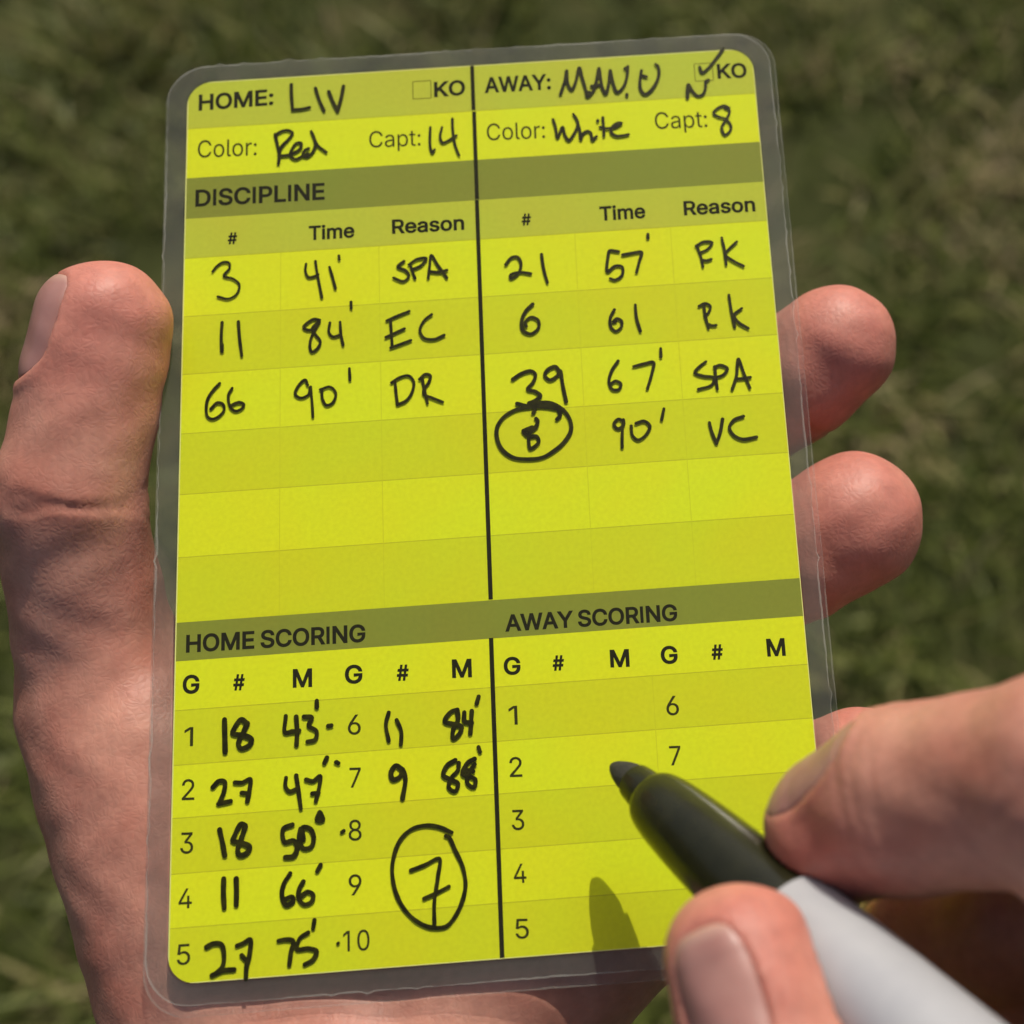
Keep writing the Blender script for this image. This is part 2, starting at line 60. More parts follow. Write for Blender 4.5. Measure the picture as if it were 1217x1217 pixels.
BOLD_GLYPHS = {
 35: [440,[[[313,-23],[404,532],[306,532],[215,-23]],[[411,117],[427,215],[-1,215],[-17,117]],[[134,-23],[225,532],[127,532],[36,-23]],[[441,293],[456,391],[29,391],[13,293]]]],
 58: [188,[[[106,-27],[117,-24],[127,-20],[136,-15],[144,-7],[151,1],[157,10],[161,20],[163,30],[164,41],[163,52],[161,62],[157,72],[151,81],[144,90],[136,97],[127,102],[117,107],[106,109],[95,110],[84,109],[74,107],[64,102],[55,97],[47,90],[40,82],[34,72],[30,62],[27,52],[26,41],[27,30],[30,20],[34,10],[40,1],[47,-8],[55,-15],[64,-20],[74,-24],[84,-27],[95,-27]],[[106,248],[117,251],[127,255],[136,261],[144,268],[151,276],[157,285],[161,295],[163,305],[164,316],[163,327],[161,338],[157,347],[151,357],[144,365],[136,372],[127,378],[117,382],[106,384],[95,385],[84,384],[74,382],[64,378],[55,372],[47,365],[40,357],[34,348],[30,338],[27,327],[26,316],[27,305],[30,295],[34,285],[40,276],[47,268],[55,261],[64,255],[74,251],[84,248],[95,248]]]],
 65: [480,[[[101,-23],[212,295],[235,364],[276,501],[201,501],[242,365],[265,295],[379,-23],[496,-23],[292,532],[185,532],[-16,-23]],[[393,119],[393,222],[87,222],[87,119]]]],
 67: [510,[[[284,-29],[301,-28],[317,-25],[332,-22],[348,-17],[363,-12],[377,-5],[391,2],[404,11],[417,20],[429,30],[440,41],[450,53],[459,66],[468,79],[476,93],[482,108],[488,124],[492,140],[501,183],[391,183],[384,157],[381,149],[378,141],[374,134],[370,127],[366,120],[361,115],[355,109],[350,104],[344,99],[337,95],[331,91],[324,88],[316,85],[309,82],[301,80],[293,78],[284,77],[276,76],[268,76],[252,77],[237,79],[222,83],[209,89],[196,96],[184,104],[173,114],[163,126],[154,140],[146,155],[139,171],[134,189],[130,209],[127,231],[126,254],[127,278],[130,299],[134,319],[139,337],[146,354],[154,369],[163,382],[173,394],[184,404],[196,413],[209,420],[222,426],[236,430],[251,432],[268,433],[276,433],[284,432],[293,431],[301,429],[309,427],[316,424],[324,421],[331,418],[337,414],[344,410],[350,405],[355,400],[361,394],[366,388],[370,382],[374,375],[378,368],[381,360],[384,352],[390,325],[501,325],[492,369],[487,385],[482,401],[475,416],[468,430],[459,443],[450,456],[439,468],[428,479],[416,489],[404,498],[391,507],[377,514],[362,521],[347,526],[332,531],[316,534],[300,537],[284,538],[267,539],[239,537],[212,533],[186,526],[161,516],[138,503],[116,488],[96,470],[79,450],[63,428],[49,403],[38,377],[29,349],[22,319],[19,287],[17,254],[19,221],[22,190],[29,160],[38,131],[49,105],[63,81],[79,58],[96,38],[116,21],[138,5],[162,-7],[186,-17],[212,-24],[239,-28],[267,-30]]]],
 68: [502,[[[251,-22],[281,-18],[310,-11],[337,-2],[362,11],[385,26],[406,43],[424,62],[440,84],[454,108],[465,134],[474,162],[480,192],[483,223],[485,255],[483,288],[480,319],[474,348],[465,375],[454,401],[441,425],[425,447],[407,466],[386,484],[364,498],[340,510],[313,520],[286,526],[256,530],[226,532],[70,532],[70,429],[220,429],[242,428],[261,425],[278,421],[294,415],[308,408],[320,400],[332,390],[342,378],[351,365],[358,351],[365,335],[370,317],[373,298],[375,278],[376,255],[375,233],[373,212],[369,193],[364,175],[358,159],[350,144],[341,131],[331,120],[319,109],[306,101],[292,93],[275,88],[257,83],[237,81],[214,80],[73,80],[73,-23],[219,-23]],[[37,532],[37,-23],[148,-23],[148,532]]]],
 69: [419,[[[398,-23],[398,80],[148,80],[148,206],[378,206],[378,309],[148,309],[148,429],[395,429],[395,532],[37,532],[37,-23]]]],
 71: [520,[[[294,-29],[319,-25],[343,-20],[366,-12],[388,-1],[408,11],[426,25],[443,41],[458,59],[471,79],[482,101],[490,124],[496,148],[500,173],[501,200],[501,279],[260,279],[260,176],[461,197],[393,230],[391,187],[389,172],[386,159],[382,146],[376,134],[369,124],[362,114],[353,105],[344,98],[333,91],[322,86],[310,82],[297,78],[283,77],[269,76],[253,77],[237,79],[223,83],[209,89],[196,96],[184,105],[173,115],[163,126],[154,140],[146,155],[139,171],[134,189],[130,209],[127,231],[126,254],[127,278],[130,299],[134,319],[139,337],[146,354],[154,369],[163,383],[173,394],[184,404],[196,413],[208,420],[222,426],[235,430],[250,432],[266,433],[275,433],[284,432],[292,430],[300,429],[308,427],[316,424],[323,421],[329,417],[336,413],[342,409],[348,404],[353,399],[359,393],[363,387],[368,380],[372,374],[376,366],[380,359],[383,350],[392,326],[503,326],[493,369],[489,385],[483,400],[477,414],[469,428],[460,441],[451,454],[441,466],[430,477],[418,487],[405,497],[392,505],[378,513],[363,520],[348,525],[332,530],[316,534],[299,536],[282,538],[265,539],[237,537],[210,533],[184,526],[160,516],[137,503],[115,488],[95,470],[78,450],[62,428],[48,403],[37,377],[28,349],[22,319],[18,287],[17,254],[18,221],[22,190],[28,160],[37,132],[48,105],[62,81],[78,59],[96,39],[115,21],[137,6],[161,-7],[186,-17],[212,-24],[240,-28],[269,-30]]]],
 72: [517,[[[148,-23],[148,209],[369,209],[369,-23],[480,-23],[480,532],[369,532],[369,312],[148,312],[148,532],[37,532],[37,-23]]]],
 73: [188,[[[43,-17],[142,-17],[142,526],[43,526]]]],
 75: [467,[[[237,252],[240,252],[501,532],[354,532],[195,360],[157,318],[121,275],[81,224],[81,88]],[[148,-23],[148,193],[147,225],[148,334],[148,532],[37,532],[37,-23]],[[493,-23],[229,347],[159,260],[360,-23]]]],
 76: [393,[[[384,-23],[384,80],[148,80],[148,532],[37,532],[37,-23]]]],
 77: [628,[[[145,-23],[145,291],[145,329],[144,372],[143,417],[141,480],[80,480],[107,400],[123,354],[137,313],[149,283],[271,-23],[357,-23],[477,283],[489,314],[504,355],[519,402],[544,480],[484,480],[483,414],[482,369],[481,327],[481,291],[481,-23],[591,-23],[591,532],[460,532],[331,195],[320,166],[308,128],[296,90],[276,26],[352,26],[333,90],[321,130],[309,166],[299,195],[167,532],[37,532],[37,-23]]]],
 78: [523,[[[148,-23],[148,291],[147,329],[145,385],[141,480],[71,470],[128,370],[158,319],[183,278],[374,-23],[486,-23],[486,532],[376,532],[376,195],[376,157],[378,107],[384,27],[449,37],[408,118],[383,162],[363,195],[149,532],[37,532],[37,-23]]]],
 79: [533,[[[295,-28],[322,-24],[348,-17],[372,-7],[396,5],[417,21],[437,38],[455,58],[471,81],[484,105],[496,131],[505,160],[511,190],[515,221],[516,254],[515,287],[511,319],[505,349],[496,377],[484,403],[471,428],[455,450],[437,470],[417,488],[396,503],[372,516],[348,526],[322,533],[295,537],[267,539],[239,537],[212,533],[186,526],[162,516],[138,503],[116,488],[97,470],[79,450],[63,428],[49,403],[38,377],[29,349],[22,319],[19,287],[17,254],[19,221],[22,190],[29,160],[38,131],[49,105],[63,81],[79,58],[97,38],[117,21],[138,5],[162,-7],[186,-17],[212,-24],[239,-28],[267,-30]],[[251,77],[237,79],[223,83],[209,89],[196,96],[184,104],[174,114],[163,126],[154,139],[146,154],[139,171],[134,189],[130,209],[127,231],[126,254],[127,278],[130,299],[134,319],[139,338],[146,354],[154,369],[163,383],[174,394],[184,405],[196,413],[209,420],[223,426],[237,430],[251,432],[267,433],[282,432],[297,430],[311,426],[324,420],[337,413],[349,405],[360,395],[370,383],[379,370],[388,355],[395,338],[400,320],[404,300],[406,278],[407,254],[406,231],[404,209],[400,189],[395,171],[388,154],[379,139],[370,126],[360,114],[349,104],[337,95],[324,88],[311,83],[297,79],[282,77],[267,76]]]],
 80: [445,[[[148,-23],[148,429],[232,429],[246,429],[258,427],[269,425],[278,422],[286,418],[293,414],[299,409],[304,404],[309,398],[312,391],[316,384],[318,376],[320,367],[321,358],[321,348],[321,338],[320,328],[318,320],[316,311],[312,304],[309,297],[304,291],[299,286],[293,281],[286,276],[278,273],[269,270],[258,267],[246,266],[232,265],[86,265],[86,163],[236,163],[260,164],[283,166],[305,171],[325,178],[344,187],[360,198],[375,210],[389,223],[400,238],[410,255],[418,272],[424,290],[428,309],[431,328],[432,348],[431,367],[428,387],[424,405],[418,423],[410,440],[400,457],[389,472],[375,485],[360,497],[343,508],[325,516],[305,523],[283,528],[260,531],[236,532],[37,532],[37,-23]]]],
 82: [449,[[[148,-23],[148,429],[232,429],[247,429],[259,427],[270,425],[279,422],[287,419],[294,415],[300,410],[305,406],[310,400],[313,394],[316,387],[319,380],[321,371],[322,362],[322,352],[322,342],[321,333],[319,325],[316,318],[313,311],[310,305],[306,300],[301,296],[295,291],[288,288],[280,284],[270,282],[260,280],[247,278],[233,278],[73,278],[73,175],[236,175],[260,176],[283,178],[304,182],[325,189],[343,197],[360,206],[375,217],[389,230],[401,245],[411,260],[419,277],[425,295],[429,313],[432,332],[432,352],[432,372],[429,391],[425,410],[419,427],[411,444],[401,460],[389,474],[376,488],[360,499],[344,509],[325,517],[305,524],[283,528],[260,531],[236,532],[37,532],[37,-23]],[[467,-23],[316,252],[192,252],[339,-23]]]],
 83: [447,[[[248,-31],[271,-29],[293,-24],[314,-18],[333,-10],[351,-1],[367,10],[382,22],[395,36],[406,51],[415,67],[422,84],[427,101],[430,120],[431,138],[431,154],[429,169],[425,183],[421,196],[415,209],[408,220],[400,230],[391,240],[382,248],[372,256],[362,263],[352,269],[342,275],[331,280],[320,285],[271,301],[219,315],[178,329],[171,333],[164,336],[158,340],[153,345],[148,349],[144,354],[142,358],[140,363],[139,369],[138,376],[138,382],[140,388],[141,394],[144,399],[147,405],[152,410],[156,414],[162,419],[169,423],[176,427],[185,430],[194,432],[203,434],[214,435],[225,435],[241,435],[255,433],[267,429],[279,424],[289,418],[298,412],[304,404],[309,396],[312,386],[318,355],[426,355],[422,397],[419,414],[413,431],[405,447],[396,462],[385,476],[372,489],[358,500],[343,510],[326,519],[308,526],[289,531],[269,535],[249,538],[227,539],[206,538],[185,535],[165,532],[146,526],[128,519],[111,510],[95,500],[81,488],[68,475],[56,461],[46,445],[39,428],[33,411],[30,392],[29,372],[30,350],[35,328],[44,307],[55,289],[70,273],[87,258],[107,246],[128,235],[152,225],[177,217],[238,200],[287,183],[294,180],[300,176],[306,172],[311,168],[314,164],[317,160],[319,156],[321,151],[322,146],[322,139],[322,132],[321,125],[318,118],[315,112],[311,106],[306,100],[300,95],[294,90],[286,86],[277,82],[268,78],[258,76],[247,74],[236,73],[224,72],[213,73],[203,74],[193,75],[183,77],[174,80],[166,84],[159,88],[152,92],[146,97],[141,103],[137,108],[133,115],[131,122],[129,130],[125,160],[13,160],[17,116],[21,97],[27,80],[35,63],[45,47],[56,32],[70,19],[84,7],[101,-3],[118,-12],[137,-19],[157,-25],[178,-29],[200,-31],[224,-32]]]],
 84: [449,[[[170,429],[170,-23],[280,-23],[280,429],[440,429],[440,532],[9,532],[9,429]]]],
 87: [686,[[[248,-23],[340,317],[357,390],[377,498],[308,498],[329,387],[345,317],[438,-23],[548,-23],[700,532],[585,532],[500,202],[488,151],[476,98],[460,17],[525,17],[509,98],[497,151],[484,202],[397,532],[289,532],[202,202],[189,151],[177,98],[161,17],[225,17],[209,98],[198,151],[186,202],[100,532],[-14,532],[137,-23]]]],
 89: [472,[[[291,-23],[291,202],[497,532],[368,532],[260,356],[231,303],[188,207],[285,207],[243,302],[212,356],[104,532],[-25,532],[180,202],[180,-23]]]],
 97: [389,[[[174,-31],[187,-30],[200,-28],[213,-24],[224,-20],[234,-16],[244,-10],[253,-5],[261,1],[269,9],[284,29],[254,29],[254,-23],[360,-23],[360,252],[359,269],[357,286],[354,302],[349,317],[343,331],[335,343],[327,354],[318,364],[309,372],[298,380],[288,386],[277,391],[266,395],[255,399],[243,402],[195,407],[180,407],[167,406],[153,404],[140,401],[126,397],[113,393],[100,387],[87,380],[75,372],[64,364],[53,353],[43,342],[34,329],[26,315],[9,277],[113,246],[123,269],[125,273],[128,277],[131,281],[134,285],[138,289],[142,292],[147,295],[152,298],[158,301],[164,303],[171,305],[179,307],[187,308],[196,308],[204,308],[212,307],[219,305],[224,304],[230,301],[234,299],[238,296],[241,293],[244,289],[246,286],[248,281],[250,276],[251,271],[252,264],[253,256],[253,256],[252,253],[252,253],[253,254],[253,255],[253,255],[252,254],[249,253],[244,252],[238,251],[231,250],[175,243],[121,233],[109,230],[98,227],[87,223],[76,218],[66,213],[56,207],[47,200],[38,192],[31,183],[24,173],[18,162],[13,149],[10,136],[8,122],[7,108],[8,91],[11,75],[15,60],[21,45],[28,32],[37,20],[48,9],[59,-1],[71,-9],[85,-16],[99,-22],[113,-26],[128,-29],[144,-31],[160,-32]],[[163,69],[156,69],[149,70],[143,72],[138,74],[133,76],[129,78],[126,81],[123,83],[120,86],[118,89],[117,92],[116,96],[115,100],[115,105],[115,110],[116,115],[117,119],[119,121],[121,124],[124,127],[127,130],[131,132],[136,135],[141,137],[180,145],[203,148],[235,153],[267,160],[253,153],[253,139],[252,131],[251,124],[249,118],[247,111],[243,105],[240,99],[235,93],[230,88],[224,83],[217,79],[209,75],[201,72],[192,70],[182,69],[170,68]]]],
 101: [404,[[[229,-31],[245,-29],[261,-26],[276,-22],[291,-17],[305,-11],[318,-4],[330,4],[341,13],[352,23],[361,34],[369,46],[377,58],[382,71],[395,107],[292,133],[282,107],[279,102],[276,97],[273,93],[269,89],[265,85],[261,82],[256,79],[251,77],[246,74],[240,73],[234,71],[227,70],[220,69],[213,69],[201,70],[190,71],[180,74],[171,77],[163,81],[155,86],[148,92],[142,99],[136,107],[131,116],[127,126],[123,137],[121,150],[119,163],[119,178],[119,211],[119,221],[121,231],[123,241],[126,251],[130,260],[134,268],[139,276],[145,283],[152,289],[159,294],[167,299],[175,302],[184,305],[194,307],[205,307],[216,307],[226,305],[234,303],[242,299],[249,295],[256,290],[262,283],[267,277],[272,269],[276,260],[280,250],[283,239],[285,228],[286,215],[288,160],[414,244],[52,244],[52,146],[394,146],[394,194],[394,215],[392,236],[389,255],[384,273],[379,290],[372,306],[364,320],[356,334],[346,346],[335,358],[324,367],[312,376],[300,384],[287,390],[274,396],[260,400],[247,403],[233,406],[219,407],[205,407],[183,406],[161,403],[140,397],[121,389],[103,379],[86,366],[70,352],[57,336],[45,319],[35,300],[26,279],[19,258],[15,235],[12,211],[11,187],[12,162],[15,139],[20,116],[26,95],[35,75],[45,56],[58,38],[72,23],[87,9],[105,-3],[124,-13],[144,-21],[166,-27],[188,-30],[212,-31]]]],
 105: [167,[[[137,-23],[137,402],[30,402],[30,-23]],[[94,420],[104,423],[113,426],[122,431],[130,438],[137,445],[142,454],[146,463],[149,473],[149,483],[149,493],[146,503],[142,513],[137,521],[130,529],[122,535],[113,540],[104,544],[94,546],[84,547],[74,546],[64,544],[54,540],[46,535],[38,529],[31,521],[25,513],[21,503],[19,493],[18,483],[19,473],[21,463],[26,454],[31,445],[38,438],[46,431],[54,426],[64,423],[74,420],[84,420]]]],
 109: [610,[[[137,-23],[137,237],[137,248],[138,257],[140,265],[143,271],[146,278],[149,283],[154,288],[158,293],[163,297],[168,300],[174,303],[180,305],[186,306],[193,307],[199,307],[209,307],[217,305],[225,302],[231,299],[237,294],[242,289],[246,283],[249,276],[250,269],[251,259],[251,-23],[358,-23],[358,247],[359,255],[360,262],[361,268],[363,274],[366,279],[369,284],[372,289],[376,293],[381,296],[386,300],[391,302],[397,305],[403,306],[411,307],[418,307],[428,307],[436,305],[444,303],[451,299],[458,295],[463,290],[467,284],[470,276],[472,266],[473,253],[473,-23],[580,-23],[580,255],[579,274],[577,292],[573,309],[568,325],[561,340],[552,353],[543,365],[532,375],[521,384],[508,392],[495,398],[481,403],[466,406],[452,408],[437,409],[423,409],[410,407],[396,404],[384,401],[371,396],[360,390],[349,384],[338,376],[329,368],[320,358],[312,348],[305,337],[299,325],[294,313],[282,272],[350,272],[339,317],[333,334],[325,350],[315,364],[303,377],[289,389],[274,398],[257,404],[238,408],[219,409],[208,409],[196,407],[185,405],[174,401],[163,397],[152,392],[142,385],[132,378],[123,370],[115,361],[107,350],[100,339],[94,327],[89,315],[77,272],[135,272],[135,402],[30,402],[30,-23]]]],
 110: [410,[[[137,238],[138,248],[140,256],[143,264],[147,272],[151,278],[155,284],[160,289],[166,293],[172,297],[179,300],[186,303],[193,305],[201,306],[210,306],[222,305],[233,303],[241,300],[249,295],[256,289],[262,281],[266,272],[270,262],[272,250],[273,235],[273,-23],[380,-23],[380,241],[379,261],[377,280],[373,298],[368,315],[361,331],[353,346],[343,359],[332,370],[320,380],[306,389],[292,396],[277,401],[261,405],[244,407],[227,407],[208,406],[189,403],[172,398],[155,391],[139,381],[124,369],[110,353],[99,336],[89,317],[69,264],[135,264],[135,402],[30,402],[30,-23],[137,-23],[137,226]]]],
 111: [415,[[[230,-30],[252,-27],[272,-21],[292,-13],[311,-3],[328,9],[343,23],[357,39],[369,56],[380,75],[389,95],[395,117],[400,139],[403,163],[404,187],[403,212],[400,236],[396,259],[389,281],[380,301],[369,320],[357,338],[343,353],[328,367],[311,379],[292,390],[272,397],[252,403],[230,406],[207,407],[185,406],[163,403],[143,397],[123,390],[104,379],[87,367],[72,353],[58,338],[46,320],[35,301],[27,281],[20,259],[15,236],[12,212],[11,187],[12,163],[15,139],[20,117],[27,95],[35,75],[46,56],[58,39],[72,23],[87,9],[105,-3],[123,-13],[143,-21],[163,-27],[185,-30],[207,-31]],[[195,70],[185,72],[175,75],[167,79],[159,84],[152,91],[145,98],[140,106],[134,115],[130,126],[126,137],[123,149],[121,161],[120,174],[119,187],[120,201],[121,214],[123,227],[126,239],[130,250],[134,261],[140,270],[145,278],[152,286],[159,292],[167,297],[175,301],[185,304],[195,306],[207,307],[219,306],[230,304],[240,301],[248,297],[256,292],[263,286],[270,278],[276,270],[281,260],[286,250],[289,239],[292,227],[294,214],[296,201],[296,187],[296,174],[294,161],[292,149],[289,137],[286,126],[281,115],[276,106],[270,98],[263,91],[256,84],[248,79],[240,75],[230,72],[219,70],[207,69]]]],
 115: [365,[[[201,-31],[219,-29],[236,-25],[253,-21],[269,-15],[284,-7],[298,1],[310,11],[321,22],[331,34],[339,47],[346,61],[351,75],[353,91],[354,107],[353,125],[349,142],[343,159],[334,174],[323,187],[309,199],[293,210],[276,218],[256,226],[235,232],[177,245],[166,248],[157,251],[149,255],[143,258],[139,261],[136,264],[134,266],[133,269],[132,273],[132,277],[132,282],[133,286],[136,290],[139,294],[144,298],[151,302],[158,305],[167,307],[177,309],[187,310],[199,309],[209,307],[216,305],[222,302],[228,298],[233,293],[237,288],[241,282],[244,276],[254,250],[354,273],[342,309],[337,321],[331,332],[324,343],[317,354],[308,364],[298,373],[287,381],[275,388],[263,394],[249,399],[235,403],[220,405],[204,407],[187,407],[170,407],[153,405],[136,402],[121,397],[106,392],[92,385],[79,376],[67,367],[56,357],[46,345],[38,332],[32,319],[27,304],[25,289],[24,274],[25,255],[29,238],[35,221],[44,206],[56,192],[70,180],[85,170],[103,161],[122,154],[143,148],[206,133],[216,130],[224,128],[230,125],[235,122],[238,119],[241,116],[243,113],[244,110],[245,107],[245,103],[244,98],[243,94],[241,90],[237,86],[231,81],[224,77],[216,73],[206,71],[194,69],[181,68],[170,69],[160,70],[151,73],[144,76],[137,79],[131,84],[127,89],[123,95],[119,103],[110,133],[8,112],[17,75],[21,61],[28,47],[35,34],[44,23],[54,12],[65,3],[77,-5],[90,-12],[104,-18],[118,-23],[133,-27],[149,-29],[165,-31],[182,-31]]]]}
LIGHT_GLYPHS = {
 58: [188,[[[103,-5],[110,-3],[117,-1],[123,3],[128,8],[133,14],[137,20],[140,27],[141,34],[142,41],[141,49],[140,56],[137,62],[133,68],[128,74],[123,79],[117,83],[110,86],[103,87],[95,88],[88,87],[81,86],[74,83],[68,79],[62,74],[57,68],[53,62],[51,56],[49,49],[49,41],[49,34],[51,27],[53,20],[57,14],[62,8],[68,3],[74,-1],[81,-3],[88,-5],[95,-5]],[[103,270],[110,272],[117,275],[123,278],[128,283],[133,289],[137,295],[140,302],[141,309],[142,316],[141,324],[140,331],[137,337],[133,344],[128,349],[123,354],[117,358],[110,361],[103,362],[95,363],[88,362],[81,361],[74,358],[68,354],[62,349],[57,344],[53,337],[51,331],[49,324],[49,316],[49,309],[51,302],[53,295],[57,289],[62,283],[68,278],[74,275],[81,272],[88,270],[95,270]]]],
 67: [510,[[[283,-7],[298,-6],[313,-4],[327,0],[341,4],[354,9],[367,15],[380,21],[392,29],[403,37],[414,46],[424,56],[433,67],[441,78],[449,90],[456,103],[462,116],[467,130],[471,145],[474,161],[408,161],[405,151],[402,141],[398,132],[393,123],[389,115],[383,107],[377,100],[371,93],[364,87],[357,81],[349,76],[341,72],[333,67],[324,64],[315,61],[306,58],[296,56],[287,55],[277,54],[267,54],[249,55],[232,58],[215,62],[199,69],[184,77],[170,87],[157,99],[146,113],[135,128],[126,145],[118,164],[112,184],[108,206],[105,229],[104,254],[105,279],[108,303],[112,324],[118,345],[126,363],[135,380],[145,396],[157,409],[170,421],[184,431],[199,440],[215,446],[232,451],[249,454],[267,455],[277,455],[287,454],[296,452],[306,450],[315,448],[324,445],[333,441],[341,437],[349,433],[357,427],[364,422],[371,416],[377,409],[383,402],[389,394],[393,386],[398,377],[402,368],[405,358],[408,347],[474,347],[471,364],[467,379],[461,393],[456,406],[449,419],[441,431],[432,442],[423,453],[413,463],[403,472],[391,480],[379,488],[367,494],[354,500],[341,505],[327,509],[312,512],[298,515],[283,516],[267,517],[241,515],[217,511],[193,505],[171,496],[150,484],[130,471],[112,455],[96,436],[81,416],[69,394],[58,369],[50,343],[44,315],[40,285],[39,254],[40,223],[44,193],[50,165],[58,139],[69,115],[81,92],[96,72],[112,54],[130,38],[150,24],[171,13],[193,4],[217,-3],[241,-7],[267,-8]]]],
 97: [389,[[[173,-9],[185,-8],[196,-6],[206,-3],[216,0],[224,4],[233,9],[240,13],[247,18],[253,24],[273,51],[276,51],[276,-1],[338,-1],[338,251],[337,268],[335,283],[332,297],[328,309],[323,321],[317,331],[310,340],[303,348],[295,355],[286,361],[277,366],[268,371],[259,375],[249,378],[239,380],[194,385],[182,385],[169,384],[157,382],[145,380],[133,376],[121,372],[109,367],[98,361],[88,355],[78,347],[69,338],[60,328],[53,317],[46,305],[40,291],[101,273],[103,279],[106,284],[110,290],[114,295],[118,300],[123,305],[129,310],[135,314],[142,318],[150,321],[158,324],[166,327],[175,328],[185,329],[196,330],[206,329],[215,328],[224,327],[232,324],[239,321],[246,317],[252,313],[257,308],[262,302],[266,296],[269,289],[271,282],[273,274],[274,266],[275,257],[275,255],[274,250],[273,245],[271,241],[268,238],[265,236],[260,234],[255,232],[249,230],[242,229],[234,228],[178,221],[125,212],[115,209],[105,206],[95,202],[86,198],[77,194],[69,189],[61,183],[54,177],[48,169],[42,162],[38,153],[34,143],[31,132],[30,121],[29,108],[30,93],[32,80],[36,67],[41,55],[47,44],[54,34],[63,25],[72,17],[83,10],[94,4],[106,-1],[119,-5],[132,-7],[146,-9],[160,-10]],[[161,47],[153,47],[145,49],[137,51],[130,53],[123,56],[117,60],[112,63],[107,68],[103,73],[99,78],[96,84],[94,90],[93,97],[93,105],[93,113],[95,121],[97,127],[100,133],[104,139],[109,143],[115,148],[121,151],[127,155],[135,158],[176,167],[200,170],[231,175],[260,181],[275,188],[275,138],[274,129],[273,120],[270,111],[267,102],[263,94],[257,86],[251,78],[244,71],[236,65],[227,60],[218,55],[207,51],[196,49],[184,47],[170,46]]]],
 108: [189,[[[162,-2],[182,2],[170,55],[160,54],[146,53],[139,53],[133,55],[128,57],[124,59],[121,63],[119,67],[117,73],[116,81],[115,89],[115,99],[115,510],[52,510],[52,84],[52,68],[55,54],[59,41],[65,29],[73,19],[83,11],[94,5],[107,0],[122,-2],[139,-3]]]],
 111: [415,[[[228,-8],[247,-5],[266,0],[283,7],[299,16],[314,26],[328,38],[340,52],[351,68],[360,85],[368,103],[374,122],[379,143],[381,165],[382,187],[381,211],[379,233],[374,254],[368,273],[360,291],[351,308],[340,324],[328,338],[314,350],[299,361],[283,370],[266,377],[247,381],[228,384],[207,385],[187,384],[168,381],[150,377],[132,370],[116,361],[101,350],[88,338],[75,324],[65,308],[55,291],[47,273],[41,254],[37,233],[34,211],[33,187],[34,165],[37,143],[41,122],[47,103],[55,85],[65,68],[75,52],[88,38],[101,26],[116,16],[132,7],[150,0],[168,-5],[187,-8],[207,-9]],[[193,48],[180,51],[167,54],[156,60],[146,67],[136,75],[128,84],[121,94],[115,106],[109,118],[105,131],[102,144],[99,158],[98,173],[97,187],[98,203],[99,217],[102,231],[105,245],[109,258],[115,270],[121,282],[128,292],[136,301],[146,309],[156,316],[167,322],[180,326],[193,328],[207,329],[222,328],[235,326],[248,322],[259,316],[270,309],[279,301],[287,292],[295,281],[301,270],[306,258],[311,245],[314,231],[316,217],[318,202],[318,187],[318,173],[316,158],[314,144],[311,131],[306,118],[301,106],[295,94],[287,84],[279,75],[270,67],[259,60],[248,54],[235,51],[222,48],[207,47]]]],
 112: [424,[[[115,-144],[115,58],[118,58],[137,31],[143,24],[149,19],[156,13],[164,8],[172,3],[182,-1],[192,-5],[203,-7],[216,-9],[229,-9],[248,-8],[266,-5],[283,0],[299,6],[314,15],[328,26],[341,38],[352,52],[362,67],[371,84],[378,102],[384,122],[388,143],[390,165],[391,189],[390,212],[388,234],[384,255],[378,275],[371,293],[362,310],[352,325],[340,339],[327,351],[313,361],[298,370],[282,377],[265,382],[248,384],[229,385],[215,385],[202,384],[191,381],[180,378],[171,374],[163,369],[155,363],[148,358],[142,352],[136,346],[118,320],[113,320],[113,380],[52,380],[52,-144]],[[207,48],[195,51],[183,54],[172,59],[162,66],[153,73],[145,82],[138,92],[131,103],[126,115],[122,129],[118,143],[116,157],[114,173],[114,189],[114,206],[116,221],[118,236],[121,250],[126,263],[131,274],[137,285],[145,295],[153,304],[162,311],[172,318],[182,322],[194,326],[207,328],[220,329],[234,328],[247,326],[258,322],[269,317],[279,311],[288,303],[296,294],[304,284],[310,273],[315,261],[319,248],[323,234],[325,220],[327,205],[327,189],[327,174],[325,158],[323,144],[319,130],[315,117],[310,105],[303,93],[296,83],[288,74],[279,66],[269,60],[258,54],[246,51],[234,49],[220,48]]]],
 114: [259,[[[115,-1],[115,237],[115,247],[117,257],[119,266],[122,275],[127,283],[132,291],[138,297],[144,304],[152,309],[160,314],[168,318],[177,321],[187,323],[197,324],[207,325],[230,323],[244,321],[244,385],[229,385],[213,386],[200,385],[187,383],[175,379],[163,374],[152,368],[142,360],[133,352],[126,343],[119,332],[115,322],[113,322],[113,380],[52,380],[52,-1]]]],
 116: [227,[[[5,380],[5,326],[205,326],[205,380]],[[64,93],[65,75],[68,59],[74,45],[81,32],[91,21],[103,11],[117,4],[132,-1],[149,-4],[168,-5],[192,-4],[214,1],[203,55],[185,52],[170,51],[161,51],[153,53],[147,55],[141,58],[137,62],[133,67],[131,73],[129,80],[127,88],[127,98],[127,472],[64,472]]]]}
